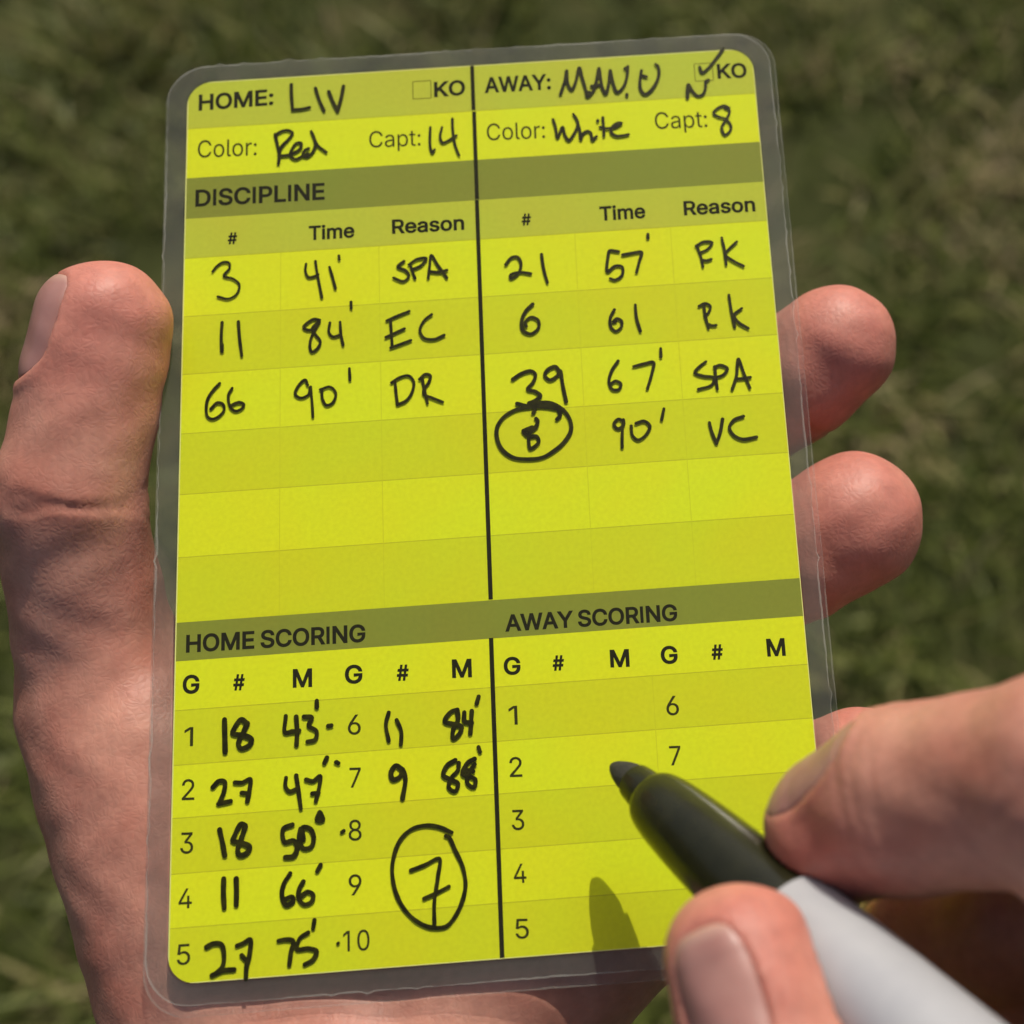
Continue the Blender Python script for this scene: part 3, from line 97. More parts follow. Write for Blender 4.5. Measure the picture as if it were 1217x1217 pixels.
DIGIT_GLYPHS = {
 48: [453,[[[249,-10],[270,-6],[290,1],[309,9],[326,21],[341,35],[355,51],[368,69],[379,89],[388,112],[396,137],[402,163],[406,192],[408,222],[409,254],[408,286],[406,317],[402,345],[396,372],[388,396],[378,419],[368,439],[355,458],[341,474],[325,488],[308,499],[290,508],[270,514],[249,518],[227,520],[204,518],[183,514],[164,508],[145,499],[128,488],[112,474],[98,458],[86,439],[75,419],[65,396],[58,372],[52,345],[47,317],[45,286],[44,254],[45,222],[47,192],[51,163],[57,137],[65,112],[74,89],[85,69],[98,51],[112,35],[127,21],[145,9],[163,1],[183,-6],[204,-10],[227,-11]],[[213,54],[200,57],[187,62],[176,68],[166,77],[156,87],[147,99],[140,112],[133,128],[127,145],[122,164],[118,184],[115,206],[114,229],[113,254],[114,279],[115,303],[118,325],[122,345],[127,364],[133,381],[140,396],[147,410],[156,422],[166,432],[176,441],[187,447],[200,452],[213,455],[227,456],[241,455],[254,452],[266,447],[277,441],[287,432],[297,422],[306,410],[314,396],[320,381],[326,364],[331,345],[335,325],[338,303],[339,279],[340,254],[339,229],[338,206],[335,184],[331,164],[326,145],[320,128],[314,112],[306,99],[297,87],[287,77],[277,68],[266,62],[254,57],[241,54],[227,54]]]],
 49: [453,[[[197,513],[82,429],[82,350],[211,444],[208,444],[208,-4],[280,-4],[280,513]]]],
 50: [453,[[[393,-4],[393,61],[157,61],[157,59],[270,177],[339,256],[349,269],[357,282],[364,294],[370,305],[375,316],[378,327],[381,338],[383,350],[385,361],[385,373],[384,389],[382,404],[378,419],[372,434],[364,447],[356,460],[346,472],[334,482],[322,492],[308,500],[293,507],[277,513],[261,516],[243,519],[225,520],[207,519],[189,516],[172,512],[156,507],[141,500],[127,491],[114,481],[102,470],[92,458],[83,444],[75,430],[69,414],[65,398],[62,380],[61,358],[131,358],[131,373],[133,384],[135,394],[138,403],[142,412],[147,420],[153,427],[159,433],[166,439],[174,444],[183,448],[192,451],[202,454],[212,455],[224,456],[234,455],[244,454],[254,452],[263,449],[271,445],[279,441],[287,436],[293,430],[299,424],[304,416],[309,409],[312,400],[314,391],[316,382],[316,371],[316,362],[315,353],[313,345],[310,336],[307,328],[303,320],[298,311],[293,303],[286,294],[279,285],[231,231],[60,49],[60,-4]]]],
 51: [453,[[[238,-10],[258,-8],[276,-4],[294,2],[310,9],[326,17],[340,27],[353,38],[364,50],[374,64],[382,78],[389,94],[393,110],[396,127],[397,145],[396,162],[393,179],[389,195],[382,210],[374,225],[364,238],[353,251],[340,261],[326,271],[310,280],[293,286],[274,291],[254,294],[233,294],[207,293],[207,268],[376,459],[376,513],[66,513],[66,448],[284,448],[284,450],[153,301],[153,244],[201,244],[218,243],[234,241],[248,239],[261,235],[273,230],[283,224],[292,218],[300,211],[307,203],[312,194],[317,185],[321,175],[323,166],[325,155],[325,145],[325,133],[323,123],[320,113],[316,104],[311,95],[305,87],[299,81],[291,74],[283,69],[273,64],[263,61],[253,58],[242,56],[231,54],[218,54],[207,54],[196,55],[186,57],[176,60],[167,63],[158,67],[150,72],[142,77],[136,83],[130,90],[124,97],[120,105],[117,113],[115,122],[113,136],[39,136],[42,114],[45,98],[51,83],[58,68],[67,55],[77,43],[89,32],[102,22],[116,13],[131,6],[147,0],[164,-5],[181,-8],[199,-10],[218,-11]]]],
 52: [453,[[[417,101],[417,167],[113,167],[113,165],[318,513],[245,513],[36,160],[36,101]],[[347,-4],[347,322],[278,322],[278,146],[278,121],[278,-4]]]],
 53: [453,[[[241,-10],[260,-7],[277,-3],[295,4],[311,12],[326,21],[339,32],[352,45],[363,59],[372,74],[380,90],[387,107],[391,125],[394,144],[395,163],[394,178],[393,192],[390,206],[387,220],[383,233],[377,245],[371,257],[364,268],[356,278],[348,288],[339,297],[329,305],[318,313],[307,319],[295,325],[283,329],[270,333],[257,335],[243,337],[229,338],[218,337],[207,336],[197,334],[186,332],[176,329],[166,325],[157,320],[149,316],[141,310],[135,305],[138,305],[154,448],[370,448],[370,513],[92,513],[63,249],[129,242],[137,248],[144,253],[151,257],[160,261],[169,265],[178,268],[188,270],[198,272],[208,273],[218,273],[230,272],[242,271],[252,268],[263,264],[273,259],[282,252],[290,245],[298,238],[304,229],[310,219],[315,209],[319,198],[322,187],[323,175],[324,162],[323,150],[322,138],[319,127],[315,116],[311,106],[305,97],[298,88],[291,81],[283,74],[274,68],[265,63],[255,59],[244,56],[233,54],[221,54],[211,54],[202,55],[192,57],[184,60],[175,64],[167,68],[160,73],[153,79],[147,85],[141,91],[136,98],[133,106],[130,114],[127,122],[126,134],[55,134],[57,114],[60,99],[65,85],[72,71],[79,58],[89,46],[99,34],[111,24],[124,15],[138,8],[153,1],[169,-4],[186,-8],[203,-10],[221,-11]]]],
 54: [453,[[[245,-10],[263,-7],[280,-3],[297,3],[312,11],[326,20],[339,31],[351,43],[362,56],[371,71],[379,86],[385,103],[389,120],[392,138],[393,157],[392,176],[390,194],[386,211],[380,227],[373,242],[365,256],[355,268],[344,279],[331,289],[318,298],[303,305],[287,311],[271,315],[253,317],[235,318],[226,318],[218,317],[210,315],[202,313],[194,311],[187,307],[180,304],[174,300],[168,295],[162,291],[157,285],[153,280],[149,275],[145,269],[139,257],[153,257],[330,513],[250,513],[134,343],[118,319],[105,297],[93,277],[84,258],[76,240],[70,224],[65,208],[62,192],[60,177],[59,162],[60,142],[63,124],[67,106],[73,89],[81,73],[90,58],[101,44],[113,32],[126,21],[140,11],[156,3],[172,-3],[189,-7],[207,-10],[226,-11]],[[215,53],[205,55],[194,57],[185,61],[176,66],[167,72],[160,79],[153,86],[147,94],[141,103],[137,113],[133,124],[131,135],[129,146],[129,158],[129,170],[131,182],[133,192],[137,202],[141,212],[147,221],[153,229],[160,236],[167,243],[176,248],[185,253],[194,257],[204,259],[215,261],[226,261],[238,261],[248,259],[258,256],[268,253],[277,248],[285,242],[292,236],[299,229],[305,220],[311,211],[315,202],[319,192],[321,181],[323,169],[323,157],[323,145],[321,134],[319,123],[315,113],[311,103],[305,94],[299,86],[292,79],[285,72],[276,66],[268,61],[258,57],[248,55],[238,53],[226,52]]]],
 55: [453,[[[167,-4],[395,448],[395,513],[58,513],[58,448],[319,448],[319,449],[90,-4]]]],
 56: [453,[[[247,-10],[266,-8],[284,-4],[302,1],[319,8],[334,16],[348,25],[361,35],[372,47],[382,60],[390,73],[397,88],[401,103],[404,119],[405,135],[404,148],[403,161],[400,173],[396,185],[391,197],[385,208],[378,218],[371,227],[363,236],[354,244],[344,251],[334,257],[323,262],[313,266],[304,268],[304,264],[316,268],[329,275],[342,283],[353,293],[363,306],[371,319],[377,333],[382,348],[385,364],[386,380],[385,396],[382,411],[378,425],[372,439],[365,452],[356,464],[346,475],[334,485],[322,494],[308,502],[293,508],[278,513],[261,517],[244,519],[226,520],[208,519],[191,517],[175,513],[159,508],[144,502],[130,494],[118,485],[106,475],[96,464],[87,452],[80,439],[74,425],[70,411],[67,396],[66,380],[67,364],[70,348],[75,333],[81,319],[89,305],[99,293],[111,283],[123,274],[137,268],[149,264],[149,268],[140,266],[129,262],[118,257],[108,251],[99,244],[90,236],[81,227],[74,218],[67,208],[61,197],[57,185],[53,173],[50,161],[48,148],[48,135],[49,119],[52,103],[56,88],[63,73],[71,60],[81,47],[92,35],[104,25],[118,16],[134,8],[150,1],[168,-4],[186,-8],[206,-10],[226,-11]],[[213,54],[201,55],[190,57],[179,60],[169,64],[160,69],[152,74],[144,80],[138,86],[132,94],[128,102],[124,110],[121,119],[120,129],[119,139],[120,149],[122,159],[124,169],[128,178],[133,186],[139,194],[146,202],[153,208],[162,214],[171,219],[181,224],[191,227],[202,229],[214,231],[226,231],[238,231],[250,229],[261,227],[271,224],[281,219],[290,214],[299,208],[306,202],[313,194],[319,186],[324,178],[328,169],[330,159],[332,149],[333,139],[332,129],[331,119],[328,110],[324,102],[320,94],[314,86],[308,80],[300,74],[292,69],[283,64],[273,60],[263,57],[251,55],[239,54],[226,53]],[[216,294],[206,295],[197,297],[188,300],[180,304],[172,308],[165,313],[158,319],[153,326],[148,333],[144,340],[141,348],[139,357],[137,366],[137,376],[137,385],[139,394],[141,403],[144,411],[148,418],[153,425],[158,431],[165,437],[171,442],[179,446],[187,449],[196,452],[206,454],[216,455],[226,456],[237,455],[247,454],[256,452],[265,449],[273,446],[281,442],[288,437],[294,431],[299,425],[304,418],[308,411],[311,403],[313,394],[315,385],[315,376],[315,366],[313,357],[311,348],[308,340],[304,333],[299,326],[293,319],[287,313],[280,308],[272,304],[264,300],[255,297],[246,295],[237,294],[226,294]]]],
 57: [453,[[[207,519],[189,516],[172,512],[156,506],[141,498],[126,489],[113,478],[101,466],[91,453],[81,438],[73,423],[67,406],[63,389],[60,371],[59,352],[60,333],[63,315],[67,298],[72,282],[79,267],[88,253],[98,240],[109,229],[121,219],[135,211],[150,203],[165,198],[182,194],[199,191],[218,191],[226,191],[235,192],[243,193],[251,195],[258,198],[265,201],[272,205],[279,209],[285,213],[290,218],[295,223],[300,229],[304,234],[308,240],[314,252],[299,252],[123,-4],[203,-4],[318,166],[334,190],[348,212],[359,232],[369,251],[376,268],[382,285],[387,301],[390,316],[392,332],[393,347],[392,366],[389,385],[385,403],[379,420],[371,436],[362,451],[352,465],[340,477],[327,488],[312,497],[297,505],[280,512],[263,516],[245,519],[226,520]],[[237,456],[248,454],[258,451],[268,448],[277,443],[285,437],[293,430],[299,423],[306,414],[311,405],[315,395],[319,385],[321,374],[323,362],[323,350],[323,338],[321,327],[319,317],[315,306],[311,297],[306,288],[299,280],[293,273],[285,266],[277,261],[268,256],[258,252],[248,250],[237,248],[226,247],[215,248],[205,250],[195,252],[185,256],[176,261],[168,266],[160,273],[153,280],[147,288],[142,297],[137,307],[134,317],[131,328],[130,340],[129,352],[130,363],[131,375],[134,385],[137,396],[142,405],[147,415],[153,423],[160,430],[168,437],[176,443],[185,448],[195,451],[205,454],[215,456],[226,456]]]]}
PRINTED = [
 ["HOME:", "bold", [-36.49, 53.8], 9.95, 0.18, 2.42],
 ["KO", "bold", [-5.1, 53.6], 4.17, 0.09, 2.3],
 ["AWAY:", "bold", [1.66, 53.76], 8.92, -0.06, 2.37],
 ["KO", "bold", [33.04, 53.71], 3.98, -0.09, 2.25],
 ["Color:", "light", [-36.47, 46.72], 7.75, -0.18, 2.5],
 ["Capt:", "light", [-13.85, 46.6], 6.79, -0.17, 2.38],
 ["Color:", "light", [1.76, 46.55], 7.71, -0.17, 2.45],
 ["Capt:", "light", [24.18, 46.65], 6.96, -0.18, 2.46],
 ["DISCIPLINE", "bold", [-36.67, 39.66], 16.9, -0.17, 2.45],
 ["#", "bold", [-32.38, 33.92], 1.25, -0.03, 1.69],
 ["Time", "bold", [-21.87, 33.76], 6.01, -0.01, 2.05],
 ["Reason", "bold", [-11.05, 33.89], 9.42, -0.07, 2.06],
 ["#", "bold", [5.85, 33.88], 1.26, -0.03, 1.7],
 ["Time", "bold", [16.08, 33.82], 6.07, -0.01, 2.07],
 ["Reason", "bold", [27.13, 33.81], 9.41, -0.07, 2.07],
 ["HOME SCORING", "bold", [-36.68, -19.67], 21.56, -0.26, 2.18],
 ["AWAY SCORING", "bold", [1.74, -19.93], 20.92, -0.2, 2.08],
 ["G", "bold", [-36.98, -24.65], 2.0, -0.05, 2.25],
 ["#", "bold", [-30.98, -24.69], 1.4, -0.05, 1.94],
 ["M", "bold", [-23.86, -24.87], 2.31, -0.07, 2.25],
 ["G", "bold", [-17.64, -24.87], 2.11, -0.06, 2.25],
 ["#", "bold", [-11.45, -24.98], 1.46, -0.06, 1.95],
 ["M", "bold", [-4.81, -25.11], 2.37, -0.07, 2.25],
 ["G", "bold", [1.4, -25.22], 2.02, -0.05, 2.15],
 ["#", "bold", [7.26, -25.14], 1.41, -0.05, 1.85],
 ["M", "bold", [14.2, -25.25], 2.33, -0.07, 2.16],
 ["G", "bold", [20.33, -25.29], 2.03, -0.05, 2.16],
 ["#", "bold", [26.44, -25.23], 1.42, -0.05, 1.85],
 ["M", "bold", [33.16, -25.32], 2.24, -0.06, 2.17],
 ["1", "digit", [-36.65, -31.01], 1.04, -0.03, 2.21],
 ["2", "digit", [-36.81, -37.3], 1.47, -0.06, 2.36],
 ["3", "digit", [-36.88, -43.44], 1.51, -0.07, 2.37],
 ["4", "digit", [-36.94, -49.65], 1.54, -0.02, 2.18],
 ["5", "digit", [-36.99, -55.88], 1.52, -0.02, 2.23],
 ["6", "digit", [-17.34, -31.05], 1.54, -0.07, 2.31],
 ["7", "digit", [-17.19, -37.3], 1.33, -0.05, 2.27],
 ["8", "digit", [-17.35, -43.42], 1.51, -0.07, 2.32],
 ["9", "digit", [-17.4, -49.62], 1.5, -0.07, 2.28],
 ["10", "digit", [-18.08, -55.84], 3.02, -0.04, 2.24],
 ["1", "digit", [1.77, -31.32], 1.05, -0.03, 2.22],
 ["2", "digit", [1.64, -37.48], 1.49, -0.06, 2.27],
 ["3", "digit", [1.66, -43.64], 1.47, -0.06, 2.28],
 ["4", "digit", [1.68, -49.68], 1.46, -0.06, 2.14],
 ["5", "digit", [1.63, -55.89], 1.54, -0.07, 2.15],
 ["6", "digit", [20.58, -31.57], 1.51, -0.06, 2.27],
 ["7", "digit", [20.59, -37.52], 1.34, -0.05, 2.23]]
ROWS = [[57.99, 'mid'], [51.08, 'bright'], [43.74, 'dark'], [37.95, 'mid'], [32.24, 'bright'], [24.08, 'tint'], [16.15, 'bright'], [8.19, 'tint'], [0.23, 'bright'], [-7.85, 'tint'], [-15.93, 'dark'], [-20.68, 'bright'], [-26.69, 'tint'], [-33.18, 'bright'], [-39.36, 'tint'], [-45.72, 'bright'], [-51.82, 'tint']]
PEN_TIP = [14.33, -37.61, 9.0]
PEN_DIR = [0.5318, -0.5795, 0.6175]
LEFT_CHAINS = {'thumb': [[-34.9, -67.7, -19.0, 13], [-51.8, -21.9, -14.5, 10.0], [-51.5, 0.5, 0.0, 8.6], [-46.2, 21.6, 4.2, 8.2]], 'index': [[-21.4, -74.6, -19.0, 15], [-8.2, -2.0, -26.0, 11], [23.4, 8.8, -26.0, 9.0], [40.6, 14.3, -11.5, 8.3], [46.2, 17.3, -8.5, 8.2]], 'middle': [[-21.4, -75.6, -19.0, 15], [0.7, -17.0, -26.0, 11], [22.1, -10.0, -27.0, 9.2], [38.5, -10.1, -12.0, 8.7], [46.3, -6.8, -9.6, 9.1]], 'ring': [[-21.4, -76.5, -19.0, 15], [3.6, -31.2, -26.0, 10.5], [23.7, -37.1, -27.0, 8.7], [38.4, -41.3, -12.0, 8.2], [43.6, -39.1, -8.6, 8.0]], 'pinky': [[-20.4, -77.6, -19.0, 15], [12.7, -49.9, -18.0, 10.5], [24.7, -54.4, -22.0, 8], [29.8, -57.5, -18.0, 7.2], [35.3, -58.9, -13.0, 6.8]], 'heel': [[12.8, -49.0, -16.5, 10.5], [-20.0, -76.4, -17.0, 15]], 'thenar': [[-30.7, -67.0, -19.0, 15], [-44.4, -29.9, -15.5, 12]], 'forearm': [[-20.0, -76.4, -17.0, 15], [-36.2, -133.1, -40.0, 18], [-54.6, -203.5, -75.0, 22]], 'forearm_b': [[-25.0, -76.0, -17.0, 15], [-46.7, -132.3, -40.0, 18], [-71.5, -202.2, -75.0, 22]]}
RIGHT_CHAINS = {'thumb': [[65.0, -109.0, 40.0, 15], [41.4, -93.1, 40.0, 10.5], [30.2, -73.4, 38.0, 8.6], [26.5, -59.8, 36.0, 7.1]], 'index': [[72.9, -75.8, 46.0, 11], [56.6, -46.5, 47.0, 9.3], [44.2, -46.2, 34.0, 8.9], [37.4, -48.1, 27.5, 7.4]], 'middle': [[80.5, -83.1, 40.0, 11.5], [67.7, -54.3, 34.0, 9.2], [55.3, -58.7, 21.0, 8.3], [46.7, -58.8, 14.0, 7.4]], 'ring': [[84.4, -90.8, 36.0, 11], [71.0, -61.5, 30.0, 8.8], [59.0, -68.1, 18.0, 8.0], [52.8, -70.4, 12.0, 7.2]], 'pinky': [[88.4, -101.0, 28.0, 10], [77.2, -73.5, 18.0, 7.6], [65.8, -79.7, 12.0, 7.0], [60.0, -82.1, 9.0, 6.4]], 'palm': [[72.9, -75.8, 46.0, 11], [75.2, -109.8, 40.0, 15]], 'palm_b': [[84.4, -90.8, 36.0, 12], [75.9, -110.5, 38.0, 15]], 'palm_c': [[88.4, -101.0, 28.0, 12], [78.8, -111.5, 36.0, 15]], 'web': [[68.0, -75.2, 48.0, 8], [45.9, -94.2, 42.0, 9]], 'forearm': [[75.2, -110.5, 38.0, 16], [90.9, -149.8, 20.0, 20], [113.0, -203.0, 0.0, 24]], 'forearm_b': [[69.2, -113.0, 38.0, 15], [81.4, -149.0, 20.0, 19], [101.6, -202.0, 0.0, 23]]}

# ---------------------------------------------------------------- scene, camera, light
scene = bpy.context.scene
COL = scene.collection
random.seed(7)
rng = np.random.default_rng(7)

camd = bpy.data.cameras.new('camera')
cam = bpy.data.objects.new('camera', camd)
COL.objects.link(cam)
scene.camera = cam
camd.sensor_width = 36.0
camd.lens = 36.0 * 1800.0 / 1217.0
camd.shift_x = (608.5 - 860.0) / 1217.0
camd.clip_start = 0.01
camd.clip_end = 800.0
cam.location = (0.0, 0.0, 1.45)
cam.rotation_euler = (math.radians(30.0), 0.0, 0.0)
camd.dof.use_dof = True
camd.dof.focus_distance = 0.184
camd.dof.aperture_fstop = 18.5

SUN = Vector(SUN_DIR).normalized()
world = bpy.data.worlds.new('World')
scene.world = world
world.use_nodes = True
wn = world.node_tree
for n in list(wn.nodes):
    wn.nodes.remove(n)
sky = wn.nodes.new('ShaderNodeTexSky')
sky.sky_type = 'NISHITA'
sky.sun_disc = False
sky.sun_elevation = math.asin(SUN.z)
sky.sun_rotation = math.atan2(SUN.x, SUN.y)
sky.dust_density = 5.0
sky.air_density = 0.7
sky.ozone_density = 0.3
bgn = wn.nodes.new('ShaderNodeBackground')
bgn.inputs['Strength'].default_value = 0.10
won = wn.nodes.new('ShaderNodeOutputWorld')
wn.links.new(sky.outputs[0], bgn.inputs[0])
wn.links.new(bgn.outputs[0], won.inputs[0])

sund = bpy.data.lights.new('sun', 'SUN')
sund.energy = 3.2
sund.angle = math.radians(0.6)
sund.color = (1.0, 0.93, 0.82)
sun = bpy.data.objects.new('sun', sund)
COL.objects.link(sun)
sun.location = SUN * 5.0
sun.rotation_euler = SUN.to_track_quat('Z', 'Y').to_euler()

scene.view_settings.view_transform = 'Standard'
scene.view_settings.look = 'None'
scene.view_settings.exposure = 0.0
scene.view_settings.gamma = 1.0
scene.view_settings.use_curve_mapping = False
scene.cycles.transparent_max_bounces = 12
scene.cycles.max_bounces = 8

CARD = Matrix(((*CARD_ROT[0], CARD_LOC[0]), (*CARD_ROT[1], CARD_LOC[1]), (*CARD_ROT[2], CARD_LOC[2]), (0, 0, 0, 1)))

# ---------------------------------------------------------------- helpers
def new_mat(name):
    m = bpy.data.materials.new(name)
    m.use_nodes = True
    nt = m.node_tree
    for n in list(nt.nodes):
        nt.nodes.remove(n)
    return m, nt

class NT:
    def __init__(s, nt):
        s.nt = nt
    def n(s, kind, **kw):
        nd = s.nt.nodes.new('ShaderNode' + kind)
        for k, v in kw.items():
            setattr(nd, k, v)
        return nd
    def l(s, a, b):
        s.nt.links.new(a, b)

def tag(o, label=None, cat=None, group=None, kind=None):
    if label: o['label'] = label
    if cat: o['category'] = cat
    if group: o['group'] = group
    if kind: o['kind'] = kind
    return o

def empty(name, mat=None):
    o = bpy.data.objects.new(name, None)
    o.empty_display_size = 0.01
    COL.objects.link(o)
    if mat is not None:
        o.matrix_world = mat
    return o

def link(name, me, mats, parent=None, smooth=False):
    if not isinstance(mats, (list, tuple)):
        mats = [mats]
    for m in mats:
        me.materials.append(m)
    if smooth:
        me.shade_smooth()
    o = bpy.data.objects.new(name, me)
    COL.objects.link(o)
    if parent is not None:
        o.parent = parent
    return o

def mesh_np(name, verts, faces):
    me = bpy.data.meshes.new(name)
    me.from_pydata([tuple(v) for v in verts], [], [tuple(f) for f in faces])
    me.update()
    return me

def mesh_quads(name, V, Q):
    me = bpy.data.meshes.new(name)
    nv, nq = len(V), len(Q)
    me.vertices.add(nv)
    me.vertices.foreach_set('co', np.ascontiguousarray(V, dtype=np.float32).ravel())
    me.loops.add(nq * 4)
    me.loops.foreach_set('vertex_index', np.ascontiguousarray(Q, dtype=np.int32).ravel())
    me.polygons.add(nq)
    me.polygons.foreach_set('loop_start', np.arange(0, nq * 4, 4, dtype=np.int32))
    me.update(calc_edges=True)
    me.validate()
    return me

# ---------------------------------------------------------------- materials
def principled(name, color, rough=0.5, spec=0.5, **kw):
    m, nt = new_mat(name)
    t = NT(nt)
    b = t.n('BsdfPrincipled')
    o = t.n('OutputMaterial')
    b.inputs['Base Color'].default_value = (*color, 1)
    b.inputs['Roughness'].default_value = rough
    b.inputs['Specular IOR Level'].default_value = spec
    for k, v in kw.items():
        b.inputs[k].default_value = v
    t.l(b.outputs[0], o.inputs[0])
    return m, t, b

def paper_mat(name, color):
    """fluorescent card stock: slight fibre mottling and faint warm blotches"""
    m, t, b = principled(name, color, 0.75, 0.2)
    tc = t.n('TexCoord')
    n1 = t.n('TexNoise'); n1.inputs['Scale'].default_value = 55; n1.inputs['Detail'].default_value = 3
    n2 = t.n('TexNoise'); n2.inputs['Scale'].default_value = 1800; n2.inputs['Detail'].default_value = 2
    t.l(tc.outputs['Object'], n1.inputs['Vector']); t.l(tc.outputs['Object'], n2.inputs['Vector'])
    r1 = t.n('MapRange'); r1.inputs['From Min'].default_value = .3; r1.inputs['From Max'].default_value = .7
    r1.inputs['To Min'].default_value = 0; r1.inputs['To Max'].default_value = 1
    t.l(n1.outputs[0], r1.inputs[0])
    mx = t.n('Mix', data_type='RGBA')
    mx.inputs[6].default_value = (color[0] * 1.03, color[1] * .965, color[2], 1)
    mx.inputs[7].default_value = (color[0] * .965, color[1] * 1.02, color[2], 1)
    t.l(r1.outputs[0], mx.inputs[0])
    r2 = t.n('MapRange'); r2.inputs['From Min'].default_value = .3; r2.inputs['From Max'].default_value = .7
    r2.inputs['To Min'].default_value = .955; r2.inputs['To Max'].default_value = 1.03
    t.l(n2.outputs[0], r2.inputs[0])
    mu = t.n('Mix', data_type='RGBA', blend_type='MULTIPLY'); mu.inputs[0].default_value = 1
    t.l(mx.outputs[2], mu.inputs[6]); t.l(r2.outputs[0], mu.inputs[7])
    t.l(mu.outputs[2], b.inputs['Base Color'])
    return m

YEL = (0.615, 0.685, 0.002)
TINT = (0.545, 0.60, 0.002)
MID = (0.435, 0.485, 0.026)
DARK = (0.20, 0.232, 0.018)
M_bright = paper_mat('paper_yellow', YEL)
M_tint = paper_mat('paper_tinted_row', TINT)
M_mid = paper_mat('paper_head_row', MID)
M_dark = paper_mat('paper_dark_band', DARK)
M_line = paper_mat('paper_row_line', (0.40, 0.42, 0.004))
M_faint = paper_mat('paper_column_line', (0.50, 0.545, 0.003))
M_back_and_glint = paper_mat('paper_edge_and_glint', (0.66, 0.68, 0.20))  # sheet back and sides, and the glint painted along its margin

M_print, _t, _b = principled('printing_ink', (0.012, 0.012, 0.002), 0.8, 0.04)
M_print_thin, _t, _b = principled('printing_ink_thin', (0.028, 0.028, 0.002), 0.8, 0.04)
M_print_box, _t, _b = principled('printing_ink_hairline', (0.11, 0.112, 0.006), 0.8, 0.04)

def ink_mat():
    m, t, b = principled('marker_ink', (0.014, 0.014, 0.003), 0.5, 0.12)
    tc = t.n('TexCoord')
    n1 = t.n('TexNoise'); n1.inputs['Scale'].default_value = 900; n1.inputs['Detail'].default_value = 2
    t.l(tc.outputs['Object'], n1.inputs['Vector'])
    cr = t.n('ValToRGB')
    cr.color_ramp.elements[0].position = .35; cr.color_ramp.elements[0].color = (0.012, 0.012, 0.003, 1)
    cr.color_ramp.elements[1].position = .8; cr.color_ramp.elements[1].color = (0.034, 0.034, 0.004, 1)
    t.l(n1.outputs[0], cr.inputs[0]); t.l(cr.outputs[0], b.inputs['Base Color'])
    return m
M_ink = ink_mat()

def film_mat(name, haze, haze_col, rough=0.16, scratch=True):
    """thin clear plastic: light passes straight through, with gloss and a little haze"""
    m, nt = new_mat(name)
    t = NT(nt)
    out = t.n('OutputMaterial')
    tr = t.n('BsdfTransparent')
    df = t.n('BsdfDiffuse'); df.inputs['Color'].default_value = (*haze_col, 1)
    gl = t.n('BsdfAnisotropic') if hasattr(bpy.types, 'ShaderNodeBsdfAnisotropic') else t.n('BsdfGlossy')
    gl.inputs['Roughness'].default_value = rough
    tc = t.n('TexCoord')
    nz = t.n('TexNoise'); nz.inputs['Scale'].default_value = 60; nz.inputs['Detail'].default_value = 4
    t.l(tc.outputs['Object'], nz.inputs['Vector'])
    mr = t.n('MapRange'); mr.inputs['From Min'].default_value = .3; mr.inputs['From Max'].default_value = .7
    mr.inputs['To Min'].default_value = haze * .8; mr.inputs['To Max'].default_value = haze * 1.2
    t.l(nz.outputs[0], mr.inputs[0])
    m1 = t.n('MixShader')
    t.l(mr.outputs[0], m1.inputs[0]); t.l(tr.outputs[0], m1.inputs[1]); t.l(df.outputs[0], m1.inputs[2])
    fr = t.n('Fresnel'); fr.inputs['IOR'].default_value = 1.23
    bp = t.n('Bump'); bp.inputs['Strength'].default_value = .06; bp.inputs['Distance'].default_value = .002
    n3 = t.n('TexNoise'); n3.inputs['Scale'].default_value = 40; n3.inputs['Detail'].default_value = 2
    t.l(tc.outputs['Object'], n3.inputs['Vector']); t.l(n3.outputs[0], bp.inputs['Height'])
    t.l(bp.outputs[0], gl.inputs['Normal']); t.l(bp.outputs[0], fr.inputs['Normal'])
    m2 = t.n('MixShader')
    ge = t.n('NewGeometry')          # gloss only where light enters the film
    fb = t.n('Math', operation='SUBTRACT'); fb.inputs[0].default_value = 1.0; t.l(ge.outputs['Backfacing'], fb.inputs[1])
    ff = t.n('Math', operation='MULTIPLY'); t.l(fr.outputs[0], ff.inputs[0]); t.l(fb.outputs[0], ff.inputs[1])
    t.l(ff.outputs[0], m2.inputs[0]); t.l(m1.outputs[0], m2.inputs[1]); t.l(gl.outputs[0], m2.inputs[2])
    t.l(m2.outputs[0], out.inputs[0])
    return m
M_film = film_mat('clear_film', 0.005, (.8, .8, .75))
M_film_border = film_mat('clear_film_border', 0.22, (.15, .15, .12), 0.3)
M_film_back = film_mat('clear_film_back', 0.08, (.2, .21, .21), 0.3)
M_film_rim_back = film_mat('film_cut_edge_glint_back', 0.12, (.4, .4, .34), 0.3)
M_film_rim = film_mat('film_cut_edge_glint', 0.20, (.42, .42, .36), 0.3)  # cut wall, plus a pale haze that paints the edge glints

